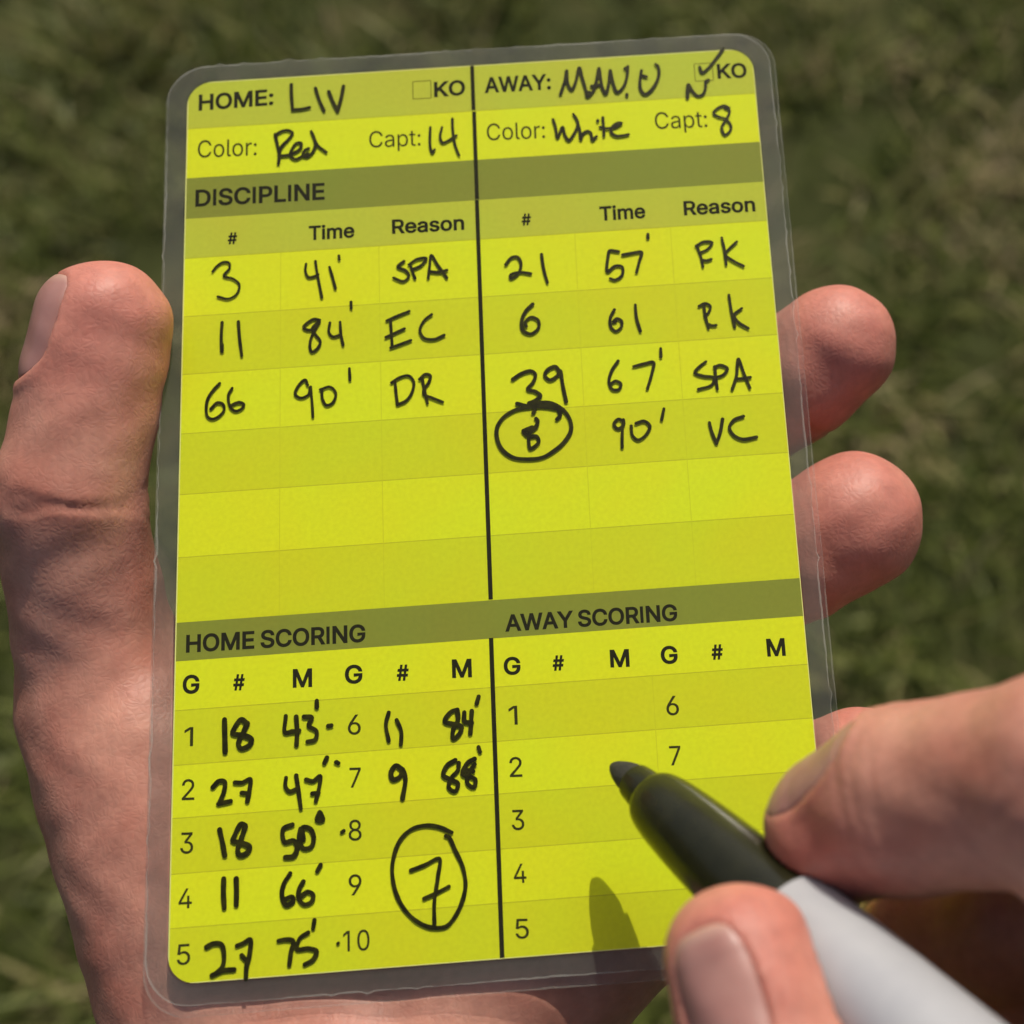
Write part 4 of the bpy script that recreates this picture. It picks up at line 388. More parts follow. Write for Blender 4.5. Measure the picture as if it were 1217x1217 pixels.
def skin_mat():
    m, t, b = principled('skin', (0.5, 0.24, 0.16), 0.5, 0.36)
    tc = t.n('TexCoord')
    n1 = t.n('TexNoise'); n1.inputs['Scale'].default_value = 90; n1.inputs['Detail'].default_value = 5; n1.inputs['Roughness'].default_value = .6
    n2 = t.n('TexNoise'); n2.inputs['Scale'].default_value = 700; n2.inputs['Detail'].default_value = 3
    for n in (n1, n2):
        t.l(tc.outputs['Object'], n.inputs['Vector'])
    cr = t.n('ValToRGB')
    cr.color_ramp.elements[0].position = .32; cr.color_ramp.elements[0].color = (0.40, 0.155, 0.108, 1)
    cr.color_ramp.elements[1].position = .7; cr.color_ramp.elements[1].color = (0.545, 0.270, 0.192, 1)
    t.l(n1.outputs[0], cr.inputs[0])
    # red flush of the fingertips, carried by the mesh
    at = t.n('Attribute', attribute_name='flush')
    fl = t.n('Mix', data_type='RGBA'); fl.inputs[7].default_value = (0.565, 0.165, 0.135, 1)
    ms = t.n('Math', operation='MULTIPLY'); ms.inputs[1].default_value = .6
    t.l(at.outputs['Fac'], ms.inputs[0]); t.l(ms.outputs[0], fl.inputs[0]); t.l(cr.outputs[0], fl.inputs[6])
    r2 = t.n('MapRange'); r2.inputs['From Min'].default_value = .3; r2.inputs['From Max'].default_value = .7
    r2.inputs['To Min'].default_value = .9; r2.inputs['To Max'].default_value = 1.07
    t.l(n2.outputs[0], r2.inputs[0])
    mu = t.n('Mix', data_type='RGBA', blend_type='MULTIPLY'); mu.inputs[0].default_value = 1
    t.l(fl.outputs[2], mu.inputs[6]); t.l(r2.outputs[0], mu.inputs[7])
    t.l(mu.outputs[2], b.inputs['Base Color'])
    b.inputs['Subsurface Weight'].default_value = .25
    b.inputs['Subsurface Radius'].default_value = (1.0, .35, .2)
    b.inputs['Subsurface Scale'].default_value = .003
    # pores, fine cross wrinkles and friction ridges
    v = t.n('TexVoronoi', feature='DISTANCE_TO_EDGE'); v.inputs['Scale'].default_value = 1150
    n3 = t.n('TexNoise'); n3.inputs['Scale'].default_value = 420; n3.inputs['Detail'].default_value = 4
    wv = t.n('TexWave'); wv.wave_type = 'BANDS'; wv.inputs['Scale'].default_value = 330
    wv.inputs['Distortion'].default_value = 9; wv.inputs['Detail'].default_value = 2; wv.inputs['Detail Scale'].default_value = .35
    for n in (n3, wv):
        t.l(tc.outputs['Object'], n.inputs['Vector'])
    wob = t.n('TexNoise'); wob.inputs['Scale'].default_value = 300; t.l(tc.outputs['Object'], wob.inputs['Vector'])
    wm = t.n('VectorMath', operation='MULTIPLY_ADD'); wm.inputs[1].default_value = (.003, .003, .003)
    t.l(wob.outputs['Color'], wm.inputs[0]); t.l(tc.outputs['Object'], wm.inputs[2]); t.l(wm.outputs[0], v.inputs['Vector'])
    a1 = t.n('Math', operation='MULTIPLY_ADD'); a1.inputs[1].default_value = .9
    t.l(v.outputs['Distance'], a1.inputs[0]); t.l(n3.outputs[0], a1.inputs[2])
    a2 = t.n('Math', operation='MULTIPLY_ADD'); a2.inputs[1].default_value = .10
    t.l(wv.outputs['Fac'], a2.inputs[0]); t.l(a1.outputs[0], a2.inputs[2])
    bp = t.n('Bump'); bp.inputs['Strength'].default_value = .15; bp.inputs['Distance'].default_value = .0005
    t.l(a2.outputs[0], bp.inputs['Height']); t.l(bp.outputs[0], b.inputs['Normal'])
    return m
M_skin = skin_mat()

def nail_mat():
    m, t, b = principled('fingernail', (0.5, 0.27, 0.22), 0.36, 0.45)
    tc = t.n('TexCoord')
    n1 = t.n('TexNoise'); n1.inputs['Scale'].default_value = 260; n1.inputs['Detail'].default_value = 3
    t.l(tc.outputs['Object'], n1.inputs['Vector'])
    cr = t.n('ValToRGB')
    cr.color_ramp.elements[0].position = .3; cr.color_ramp.elements[0].color = (0.345, 0.165, 0.14, 1)
    cr.color_ramp.elements[1].position = .75; cr.color_ramp.elements[1].color = (0.42, 0.22, 0.185, 1)
    t.l(n1.outputs[0], cr.inputs[0])
    at = t.n('Attribute', attribute_name='free_edge')
    fl = t.n('Mix', data_type='RGBA'); fl.inputs[7].default_value = (0.47, 0.28, 0.22, 1)
    t.l(at.outputs['Fac'], fl.inputs[0]); t.l(cr.outputs[0], fl.inputs[6]); t.l(fl.outputs[2], b.inputs['Base Color'])
    b.inputs['Subsurface Weight'].default_value = .2
    b.inputs['Subsurface Radius'].default_value = (1.0, .4, .3)
    b.inputs['Subsurface Scale'].default_value = .002
    bp = t.n('Bump'); bp.inputs['Strength'].default_value = .12; bp.inputs['Distance'].default_value = .0004
    t.l(n1.outputs[0], bp.inputs['Height']); t.l(bp.outputs[0], b.inputs['Normal'])
    return m
M_nail = nail_mat()

def plastic(name, c0, c1, rough, bump=.05, scale=350, coat=0.0):
    m, t, b = principled(name, c0, rough, .36)
    tc = t.n('TexCoord')
    n1 = t.n('TexNoise'); n1.inputs['Scale'].default_value = scale; n1.inputs['Detail'].default_value = 4
    t.l(tc.outputs['Object'], n1.inputs['Vector'])
    cr = t.n('ValToRGB')
    cr.color_ramp.elements[0].position = .3; cr.color_ramp.elements[0].color = (*c0, 1)
    cr.color_ramp.elements[1].position = .75; cr.color_ramp.elements[1].color = (*c1, 1)
    t.l(n1.outputs[0], cr.inputs[0]); t.l(cr.outputs[0], b.inputs['Base Color'])
    mr = t.n('MapRange'); mr.inputs['To Min'].default_value = rough * .8; mr.inputs['To Max'].default_value = rough * 1.25
    t.l(n1.outputs[0], mr.inputs[0]); t.l(mr.outputs[0], b.inputs['Roughness'])
    bp = t.n('Bump'); bp.inputs['Strength'].default_value = bump; bp.inputs['Distance'].default_value = .0004
    t.l(n1.outputs[0], bp.inputs['Height']); t.l(bp.outputs[0], b.inputs['Normal'])
    return m
M_grip = plastic('black_plastic', (0.014, 0.0145, 0.006), (0.021, 0.0215, 0.009), .2)
M_nib = plastic('felt_nib', (0.020, 0.020, 0.016), (0.045, 0.043, 0.032), .75, .5, 1500)
M_barrel = plastic('grey_white_plastic', (0.385, 0.395, 0.415), (0.42, 0.43, 0.445), .36)

# ---------------------------------------------------------------- ground and grass
def ground_mat():
    m, t, b = principled('lawn_soil', (0.05, 0.05, 0.02), .95, .1)
    tc = t.n('TexCoord')
    n1 = t.n('TexNoise'); n1.inputs['Scale'].default_value = 7; n1.inputs['Detail'].default_value = 8
    t.l(tc.outputs['Object'], n1.inputs['Vector'])
    cr = t.n('ValToRGB')
    cr.color_ramp.elements[0].position = .3; cr.color_ramp.elements[0].color = (0.030, 0.034, 0.010, 1)
    cr.color_ramp.elements[1].position = .7; cr.color_ramp.elements[1].color = (0.095, 0.085, 0.035, 1)
    e = cr.color_ramp.elements.new(.5); e.color = (0.042, 0.050, 0.015, 1)
    t.l(n1.outputs[0], cr.inputs[0]); t.l(cr.outputs[0], b.inputs['Base Color'])
    return m
bm = bmesh.new()
bmesh.ops.create_grid(bm, x_segments=40, y_segments=40, size=250.0)
me = bpy.data.meshes.new('ground'); bm.to_mesh(me); bm.free()
ground = link('ground', me, ground_mat())
tag(ground, kind='structure')

def grass_mat():
    m, t, b = principled('grass_blade', (0.06, 0.09, 0.02), .5, .35)
    at = t.n('Attribute', attribute_name='tone')
    cr = t.n('ValToRGB')
    els = cr.color_ramp.elements
    els[0].position = 0; els[0].color = (0.055, 0.072, 0.012, 1)
    els[1].position = 1; els[1].color = (0.48, 0.38, 0.22, 1)
    for p, c in ((.35, (0.115, 0.145, 0.024, 1)), (.68, (0.23, 0.25, 0.07, 1)), (.82, (0.30, 0.255, 0.11, 1))):
        e = els.new(p); e.color = c
    t.l(at.outputs['Fac'], cr.inputs[0]); t.l(cr.outputs[0], b.inputs['Base Color'])
    tl = t.n('BsdfTranslucent'); t.l(cr.outputs[0], tl.inputs[0])
    mx = t.n('MixShader'); mx.inputs[0].default_value = .3
    out = [n for n in t.nt.nodes if n.type == 'OUTPUT_MATERIAL'][0]
    t.l(b.outputs[0], mx.inputs[1]); t.l(tl.outputs[0], mx.inputs[2]); t.l(mx.outputs[0], out.inputs[0])
    return m

def fbm(x, y, seed, scale):
    r = np.random.default_rng(seed)
    out = np.zeros_like(x)
    for k in range(10):
        a = r.uniform(0, 6.28); f = scale * r.uniform(.5, 2.2); ph = r.uniform(0, 6.28)
        out += np.sin((x * math.cos(a) + y * math.sin(a)) * f + ph + 1.3 * np.sin((x * math.sin(a) - y * math.cos(a)) * f * .7 + ph))
    return out / 4.5

def build_grass():
    N = 150000
    x = rng.uniform(-2.1, 1.7, N); y = rng.uniform(-.8, 3.2, N)
    clump = fbm(x, y, 3, 19.0)
    dry = fbm(x, y, 5, 9.0)
    keep = rng.uniform(0, 1, N) < np.clip(.45 + .55 * clump, .04, 1)
    x, y, clump, dry = x[keep], y[keep], clump[keep], dry[keep]
    N = len(x)
    L = rng.uniform(.035, .10, N) * np.clip(1 + .32 * clump, .5, 1.7)
    w = rng.uniform(.0038, .0085, N)
    az = rng.uniform(0, 2 * np.pi, N)
    lean = np.clip(rng.normal(.62, .26, N), .08, 1.25)
    bend = rng.uniform(.1, .8, N)
    S = 4
    V = np.zeros((N, S, 2, 3), np.float32)
    px_, py_, pz_ = x.copy(), y.copy(), np.full(N, -.003)
    sx, sy = -np.sin(az), np.cos(az)
    tw = rng.uniform(-.6, .6, N)
    for k in range(S):
        u = k / (S - 1)
        ww = w * (1 - u ** 1.6) * .5 + .00012
        V[:, k, 0] = np.stack([px_ - sx * ww, py_ - sy * ww, pz_ - tw * ww], 1)
        V[:, k, 1] = np.stack([px_ + sx * ww, py_ + sy * ww, pz_ + tw * ww], 1)
        an = lean + bend * (u + .17)
        st = L / (S - 1)
        px_ = px_ + np.cos(az) * np.sin(an) * st
        py_ = py_ + np.sin(az) * np.sin(an) * st
        pz_ = pz_ + np.cos(an) * st
    base = (np.arange(N) * S * 2)[:, None, None]
    k = np.arange(S - 1)[None, :, None] * 2
    q = np.array([0, 1, 3, 2])[None, None, :]
    Q = (base + k + q).reshape(-1, 4)
    me = mesh_quads('grass', V.reshape(-1, 3), Q)
    tone = np.clip(rng.normal(.34, .27, N) + .24 * clump + .20 * np.clip(dry - .25, 0, 2), 0, .78)
    dead = rng.uniform(0, 1, N) < np.clip(.04 + .55 * np.clip(dry - .25, 0, 1.5), 0, .7)
    tone[dead] = rng.uniform(.8, 1, dead.sum())
    a = me.attributes.new('tone', 'FLOAT', 'POINT')
    a.data.foreach_set('value', np.repeat(tone, S * 2).astype(np.float32))
    o = link('grass', me, grass_mat(), smooth=True)
    tag(o, kind='stuff')
build_grass()

# ---------------------------------------------------------------- the score card
MMS = 0.001
def rounded(x0, y0, x1, y1, r, n=9, jit=0.0, step=None, seed=1):
    rs = random.Random(seed)
    pts = []
    rr = r if isinstance(r, (list, tuple)) else (r,) * 4
    for (cx, cy, a0, q) in ((x1 - rr[0], y1 - rr[0], 0, rr[0]), (x0 + rr[1], y1 - rr[1], 90, rr[1]), (x0 + rr[2], y0 + rr[2], 180, rr[2]), (x1 - rr[3], y0 + rr[3], 270, rr[3])):
        for k in range(n + 1):
            a = math.radians(a0 + 90 * k / n)
            pts.append((cx + q * math.cos(a), cy + q * math.sin(a)))
    if step:
        out = []
        for i, p in enumerate(pts):
            q = pts[(i + 1) % len(pts)]
            d = math.dist(p, q); m = max(1, int(d / step))
            for k in range(m):
                u = k / m
                j = rs.gauss(0, jit)
                if jit > .02 and rs.random() < .05 + .13 * (p[0] > 38 and 5 < p[1] + (q[1] - p[1]) * u < 45):
                    j += rs.uniform(.08, .30)          # burrs left by the cutter
                nx, ny = (q[1] - p[1]) / d, -(q[0] - p[0]) / d
                out.append((p[0] + (q[0] - p[0]) * u + nx * j, p[1] + (q[1] - p[1]) * u + ny * j))
        pts = out
    return pts

card = empty('score_card', CARD)
tag(card, 'laminated bright yellow referee score card filled in with black handwriting', 'score card')
SH = (-38.0, -58.0, 38.0, 58.0)

def slab(bm, pts, z0, z1, idx_top=0, idx_side=0, idx_bot=0):
    top = [bm.verts.new((x * MMS, y * MMS, z1 * MMS)) for x, y in pts]
    bot = [bm.verts.new((x * MMS, y * MMS, z0 * MMS)) for x, y in pts]
    f = bm.faces.new(top); f.material_index = idx_top
    g = bm.faces.new(bot[::-1]); g.material_index = idx_bot
    n = len(pts)
    for i in range(n):
        h = bm.faces.new((top[i], bot[i], bot[(i + 1) % n], top[(i + 1) % n])); h.material_index = idx_side

def cut(bm, axis, v):
    co = [0, 0, 0]; no = [0, 0, 0]
    co[axis] = v * MMS; no[axis] = 1
    bmesh.ops.bisect_plane(bm, geom=bm.verts[:] + bm.edges[:] + bm.faces[:], plane_co=co, plane_no=no, dist=1e-7)

# the printed sheet: rows of different tint are part of the one sheet
bm = bmesh.new()
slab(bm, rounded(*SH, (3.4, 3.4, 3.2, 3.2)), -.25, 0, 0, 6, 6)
ys = [r[0] for r in ROWS[1:]]
LW = .055
for y in ys:
    cut(bm, 1, y + LW); cut(bm, 1, y - LW)
colx = (-25.5, -12.8, 12.7, 25.2)
for x in colx:
    cut(bm, 0, x - .045); cut(bm, 0, x + .045)
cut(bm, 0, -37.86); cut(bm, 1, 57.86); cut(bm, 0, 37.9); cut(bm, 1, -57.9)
cut(bm, 0, 19.1); cut(bm, 0, 19.19); cut(bm, 0, -19.1); cut(bm, 0, -19.19)
tone_i = {'bright': 0, 'tint': 1, 'mid': 2, 'dark': 3}
for f in bm.faces:
    if f.normal.z < .9:
        continue
    c = f.calc_center_median() / MMS
    tone = ROWS[0][1]
    for y, tn in ROWS[1:]:
        if c.y < y:
            tone = tn
    idx = tone_i[tone]
    for y, tn in ROWS[1:]:
        if abs(c.y - y) < LW and tn not in ('dark',):
            idx = 4 if idx != 3 else 3
    if 32 > c.y > -15 and any(abs(c.x - x) < .05 for x in colx):
        idx = 5
    if -26.5 > c.y > -38 and abs(abs(c.x) - 19.145) < .05 and c.x > 0:
        idx = 5
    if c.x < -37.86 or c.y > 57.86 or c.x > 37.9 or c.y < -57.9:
        idx = 6  # lighter stripe paints the glint of the film bending over the edge
    f.material_index = idx
me = bpy.data.meshes.new('paper_sheet'); bm.to_mesh(me); bm.free()
paper = link('paper_sheet', me, [M_bright, M_tint, M_mid, M_dark, M_line, M_faint, M_back_and_glint], card)

# two films sealed round it, the front one a touch smaller and shifted
def film(name, ext, z0, z1, front, seed):
    bm = bmesh.new()
    outer = rounded(*ext, 5.2, 10, .03 if front else .012, .8, seed)
    m = .14
    rs_ = random.Random(seed)
    inner = rounded(SH[0] - m, SH[1] - m, SH[2] + m, SH[3] + m, (3.5, 3.5, 3.3, 3.3), 9)
    rims = []
    glint_ring = []
    for i, p in enumerate(outer):
        a, b = outer[i - 3], outer[(i + 3) % len(outer)]
        d = math.dist(a, b)
        wv = .13 + .07 * math.sin(i * .21) + rs_.uniform(-.05, .06)
        glint_ring.append((p[0] - (b[1] - a[1]) / d * wv, p[1] + (b[0] - a[0]) / d * wv))
    for z, up in ((z1, True), (z0, False)):
        vr = [bm.verts.new((x * MMS, y * MMS, z * MMS)) for x, y in outer]
        vo = [bm.verts.new((x * MMS, y * MMS, z * MMS)) for x, y in glint_ring]
        vi = [bm.verts.new((x * MMS, y * MMS, z * MMS)) for x, y in inner]
        ed = [bm.edges.new((v[i - 1], v[i])) for v in (vo, vi) for i in range(len(v))]
        f = bm.faces.new(vi); f.material_index = 0
        res = bmesh.ops.triangle_fill(bm, use_beauty=True, edges=ed)
        fs = [g for g in res['geom'] if isinstance(g, bmesh.types.BMFace)]
        for g in fs:
            g.material_index = 2 if up == front else 3
        for i in range(len(vo)):
            g = bm.faces.new((vr[i - 1], vr[i], vo[i], vo[i - 1])); g.material_index = 1; fs.append(g)  # paler ring on the flat face: edge glint put into the colour
        for g in fs + [f]:
            g.normal_update()
            if (g.normal.z > 0) != up:
                g.normal_flip()
        rims.append(vr)
    n = len(outer)
    for i in range(n):
        g = bm.faces.new((rims[0][i - 1], rims[1][i - 1], rims[1][i], rims[0][i])); g.material_index = 1
    me = bpy.data.meshes.new(name); bm.to_mesh(me); bm.free()
    return link(name, me, [M_film, M_film_rim if front else M_film_rim_back, M_film_border if front else M_film_back, M_film], card)
film('laminate_film', (-40.55, -60.45, 40.3, 60.35), .05, .17, True, 4)
film('laminate_film', (-40.9, -61.7, 41.0, 60.6), -.42, -.30, False, 9)

# ---- printed lettering
from mathutils.geometry import delaunay_2d_cdt

def fill_loops(name, loops, z, mat, parent):
    """solid fill of closed outlines by winding number, overlaps included"""
    co, ed = [], []
    for lp in loops:
        i0 = len(co)
        co += [Vector(p) for p in lp]
        ed += [(i0 + i, i0 + (i + 1) % len(lp)) for i in range(len(lp))]
    vs, _, fs, _, _, _ = delaunay_2d_cdt(co, ed, [], 0, 1e-5)
    keep = []
    for f in fs:
        cx = sum(vs[i].x for i in f) / len(f); cy = sum(vs[i].y for i in f) / len(f)
        wn_ = 0
        for lp in loops:
            for i in range(len(lp)):
                (x1, y1), (x2, y2) = lp[i - 1], lp[i]
                if (y1 <= cy) != (y2 <= cy):
                    if x1 + (cy - y1) / (y2 - y1) * (x2 - x1) > cx:
                        wn_ += 1 if y2 > y1 else -1
        if wn_ != 0:
            keep.append(f)
    me = mesh_np(name, [(v.x * MMS, v.y * MMS, z * MMS) for v in vs], keep)
    bmm = bmesh.new(); bmm.from_mesh(me)
    bmesh.ops.delete(bmm, geom=[v for v in bmm.verts if not v.link_faces], context='VERTS')
    for f in bmm.faces:
        f.normal_update()
        if f.normal.z < 0:
            f.normal_flip()
    bmm.to_mesh(me); bmm.free()
    return link(name, me, mat, parent)

def text_loops(s, style):
    x = 0; loops = []
    for ch in s:
        if ch == ' ':
            x += 150; continue
        adv, ls = {'bold': BOLD_GLYPHS, 'light': LIGHT_GLYPHS, 'digit': DIGIT_GLYPHS}[style][ord(ch)]
        loops += [[(px + x, py) for px, py in l] for l in ls]
        x += adv
    return loops

for s, style, (x, y), wid, dy, cap in PRINTED:
    loops = text_loops(s, style)
    xs = [p[0] for l in loops for p in l]
    x0, x1 = min(xs), max(xs)
    kx = wid / (x1 - x0); ky = cap / (549 if style == 'bold' else 503)
    th = math.atan2(dy, wid)
    ps = [[(x + (p[0] - x0) * kx, y + p[1] * ky + (p[0] - x0) * kx * math.tan(th)) for p in l] for l in loops]
    fill_loops('printed_lettering', ps, .012, M_print if style == 'bold' else M_print_thin, paper)

def strips(name, rects, z, mat, parent):
    V, Fc = [], []
    for k, (xa, ya, xb, yb) in enumerate(rects):
        i = len(V)
        V += [(xa * MMS, ya * MMS, z * MMS), (xb * MMS, ya * MMS, z * MMS), (xb * MMS, yb * MMS, z * MMS), (xa * MMS, yb * MMS, z * MMS)]
        Fc.append((i, i + 1, i + 2, i + 3))
    return link(name, mesh_np(name, V, Fc), mat, parent)
dw = .27
strips('divider_line', [(-dw + .1, 51.2, dw + .1, 57.95), (-dw + .15, 38.05, dw + .15, 51.0), (-dw + .12, -15.9, dw + .12, 37.95)], .010, M_print, paper)
strips('divider_line', [(-dw, -57.9, dw, -20.65)], .010, M_print, paper)
for (xa, ya, xb, yb) in ((-7.92, 53.45, -5.5, 56.1), (30.0, 53.45, 32.45, 56.1)):
    h = .055
    strips('checkbox', [(xa, ya - h, xb, ya + h), (xa, yb - h, xb, yb + h), (xa - h, ya + h, xa + h, yb - h), (xb - h, ya + h, xb + h, yb - h)], .011, M_print_box, paper)

# ---- marker handwriting on the film
def catmull(P, step=.09):
    P = [np.array(p, float) for p in P]
    if len(P) == 2 and np.linalg.norm(P[0] - P[1]) < .02:
        P[1] = P[1] + np.array((.03, 0))
    Q = [2 * P[0] - P[1]] + P + [2 * P[-1] - P[-2]]
    out = []
    for i in range(1, len(Q) - 2):
        p0, p1, p2, p3 = Q[i - 1], Q[i], Q[i + 1], Q[i + 2]
        t0 = 0; t1 = t0 + max(np.linalg.norm(p1 - p0), 1e-3) ** .5; t2 = t1 + max(np.linalg.norm(p2 - p1), 1e-3) ** .5; t3 = t2 + max(np.linalg.norm(p3 - p2), 1e-3) ** .5
        m = max(2, int(np.linalg.norm(p2 - p1) / step))
        for k in range(m):
            tt = t1 + (t2 - t1) * k / m
            A1 = (t1 - tt) / (t1 - t0) * p0 + (tt - t0) / (t1 - t0) * p1
            A2 = (t2 - tt) / (t2 - t1) * p1 + (tt - t1) / (t2 - t1) * p2
            A3 = (t3 - tt) / (t3 - t2) * p2 + (tt - t2) / (t3 - t2) * p3
            B1 = (t2 - tt) / (t2 - t0) * A1 + (tt - t0) / (t2 - t0) * A2
            B2 = (t3 - tt) / (t3 - t1) * A2 + (tt - t1) / (t3 - t1) * A3
            out.append((t2 - tt) / (t2 - t1) * B1 + (tt - t1) / (t2 - t1) * B2)
    out.append(P[-1])
    return out

def handwriting(label, width, strokes, z0):
    V, Fc = [], []
    z = z0
    for st in strokes:
        C = catmull(st)
        n = len(C)
        C = np.array(C)
        T = np.gradient(C, axis=0)
        T /= np.maximum(np.linalg.norm(T, axis=1, keepdims=True), 1e-9)
        ph = random.uniform(0, 6.28); fr = random.uniform(.5, 1.2)
        s = np.arange(n) * .09
        hwid = width * .5 * (1 + .07 * np.sin(s * fr + ph) + .04 * np.sin(s * fr * 3.1 + ph * 2))
        L_, R_ = [], []
        a0 = math.atan2(T[0][1], T[0][0]); a1 = math.atan2(T[-1][1], T[-1][0])
        zz = z
        ring = []
        N = np.stack([-T[:, 1], T[:, 0]], 1)
        i0 = len(V)
        for i in range(n):
            for sgn in (1, -1):
                p = C[i] + N[i] * hwid[i] * sgn
                V.append((p[0] * MMS, p[1] * MMS, (zz + i * .00002) * MMS))
        for i in range(n - 1):
            a = i0 + 2 * i
            Fc.append((a, a + 1, a + 3, a + 2))
        # round ends
        for (i, ang, r) in ((0, a0 + math.pi / 2, hwid[0]), (n - 1, a1 - math.pi / 2, hwid[-1])):
            c = len(V)
            V.append((C[i][0] * MMS, C[i][1] * MMS, (zz + i * .00002) * MMS))
            prev = i0 + 2 * i + (0 if i == 0 else 1)
            last = i0 + 2 * i + (1 if i == 0 else 0)
            for k in range(1, 8):
                a = ang + math.pi * k / 8
                V.append(((C[i][0] + r * math.cos(a)) * MMS, (C[i][1] + r * math.sin(a)) * MMS, (zz + i * .00002) * MMS))
                Fc.append((c, prev, len(V) - 1)); prev = len(V) - 1
            Fc.append((c, prev, last))
        z += .004
    me = mesh_np('handwriting', V, Fc)
    bmm = bmesh.new(); bmm.from_mesh(me)
    for f in bmm.faces:
        f.normal_update()
        if f.normal.z < 0:
            f.normal_flip()
    bmm.to_mesh(me); bmm.free()
    o = link('handwriting', me, M_ink, card)
    o['label'] = label
    return o
for k, (label, width, strokes) in enumerate(HANDWRITING):
    handwriting(label, width, strokes, .185 + .002 * (k % 3))

# ---------------------------------------------------------------- the marker pen
PT = Vector(PEN_TIP); PD = Vector(PEN_DIR).normalized()
zx = PD
xx = Vector((0, 0, 1)).cross(zx).normalized(); yx = zx.cross(xx)
PENF = Matrix(((xx.x, yx.x, zx.x, PT.x * MMS), (xx.y, yx.y, zx.y, PT.y * MMS), (xx.z, yx.z, zx.z, PT.z * MMS), (0, 0, 0, 1)))
pen = empty('marker_pen', CARD @ PENF)
tag(pen, 'uncapped black felt tip marker with a pale grey barrel held over the card', 'marker pen')

def lathe(name, prof, mat, parent, seg=64, sub=True, warp=None):
    V, Fc = [], []
    for (s, r) in prof:
        for k in range(seg):
            a = 2 * math.pi * k / seg
            x, y, z = r * math.cos(a), r * math.sin(a), s
            if warp:
                x, y, z = warp(x, y, z)
            V.append((x * MMS, y * MMS, z * MMS))
    for i in range(len(prof) - 1):
        for k in range(seg):
            a = i * seg + k; b = i * seg + (k + 1) % seg
            Fc.append((a, b, b + seg, a + seg))
    Fc.append(tuple(range(seg))[::-1])
    Fc.append(tuple(range((len(prof) - 1) * seg, len(prof) * seg)))
    me = mesh_np(name, V, Fc)
    bmm = bmesh.new(); bmm.from_mesh(me); bmesh.ops.recalc_face_normals(bmm, faces=bmm.faces); bmm.to_mesh(me); bmm.free()
    o = link(name, me, mat, parent, smooth=True)
    me.set_sharp_from_angle(angle=math.radians(38))
    return o

def interp_prof(pts, n=60):
    s = np.array([p[0] for p in pts]); r = np.array([p[1] for p in pts])
    u = np.linspace(0, 1, n) ** 1.5
    ss = s[0] + (s[-1] - s[0]) * u
    # monotone smooth interpolation through the points
    m = np.diff(r) / np.diff(s)
    d = np.concatenate([[m[0]], np.where(m[1:] * m[:-1] > 0, 2 * m[1:] * m[:-1] / np.maximum(m[1:] + m[:-1], 1e-9), 0), [m[-1]]])
    out = []
    for q in ss:
        i = min(max(np.searchsorted(s, q) - 1, 0), len(s) - 2)
        h = s[i + 1] - s[i]; t = (q - s[i]) / h
        out.append((q, (2 * t**3 - 3 * t**2 + 1) * r[i] + (t**3 - 2 * t**2 + t) * h * d[i] + (-2 * t**3 + 3 * t**2) * r[i + 1] + (t**3 - t**2) * h * d[i + 1]))
    return out
def chisel(x, y, z):
    k = max(0, 1 - z / 4.0)
    return (x, y * (1 - .25 * k), z + .62 * (x + 1.0) * k)
lathe('felt_nib', [(-.15, .30), (-.08, .50), (.2, .72), (.9, 1.05), (2.0, 1.42), (3.4, 1.70), (4.6, 1.78), (8.5, 1.78)], M_nib, pen, 48, warp=chisel)
lathe('nib_collar', [(4.7, 1.84), (4.8, 2.10), (5.3, 2.18), (7.0, 2.38), (8.6, 2.44)], M_grip, pen)
GRIP = [(7.95, 2.25), (8.0, 2.58), (8.25, 2.96), (8.9, 3.32), (10.0, 3.62), (11.5, 3.86), (13.5, 4.06), (18.5, 4.42), (24.0, 4.68), (33.0, 4.86)]
lathe('grip', interp_prof(GRIP) + [(33.2, 4.75), (33.2, 4.2)], M_grip, pen)
lathe('barrel', [(32.9, 4.98), (32.95, 5.14), (33.2, 5.2), (37, 5.34), (47, 5.6), (60, 5.8), (108, 5.8), (109, 5.6)], M_barrel, pen)
lathe('end_plug', [(108.6, 5.3), (109.5, 5.3), (126, 5.0), (131, 4.4), (133, 3.2), (133.4, 1.5)], M_grip, pen)

# ---------------------------------------------------------------- hands (signed distance fields meshed as one skin)
def smin(a, b, k):
    h = np.clip(.5 + .5 * (b - a) / k, 0, 1)
    return b + (a - b) * h - k * h * (1 - h)

def rcone(P, a, b, ra, rb):
    ba = b - a
    t = np.clip(((P - a) @ ba) / (ba @ ba), 0, 1)
    return np.linalg.norm(P - a - t[:, None] * ba, axis=1) - (ra + (rb - ra) * t)

def pen_sdf(P):
    a = np.array(PEN_TIP); d = np.array(PEN_DIR)
    s = (P - a) @ d
    rad = np.linalg.norm(P - a - s[:, None] * d, axis=1)
    sr = np.array([-1, 0, 4, 8.0, 8.9, 11.5, 18.5, 32.8, 33.1, 47, 60, 108, 140]); rr = np.array([.2, 1, 2, 2.6, 3.35, 3.9, 4.45, 4.9, 5.22, 5.65, 5.85, 5.85, 5.5])
    return np.maximum(rad - np.interp(s, sr, rr) - .03, np.maximum(-s, s - 134))

def card_sdf(P):
    q = np.stack([np.abs(P[:, 0]) - 41.4, np.abs(P[:, 1] + .8) - 61.6, np.abs(P[:, 2] + .12) - .34], 1)
    return np.linalg.norm(np.maximum(q, 0), axis=1) + np.minimum(q.max(axis=1), 0)

def under_card_sdf(P):
    """keeps the palm and the ball of the thumb beneath the card"""
    q = np.stack([np.abs(P[:, 0]) - 41.2, np.abs(P[:, 1] + 34) - 28.4, np.abs(P[:, 2] - 14.75) - 15.2], 1)
    return np.linalg.norm(np.maximum(q, 0), axis=1) + np.minimum(q.max(axis=1), 0)

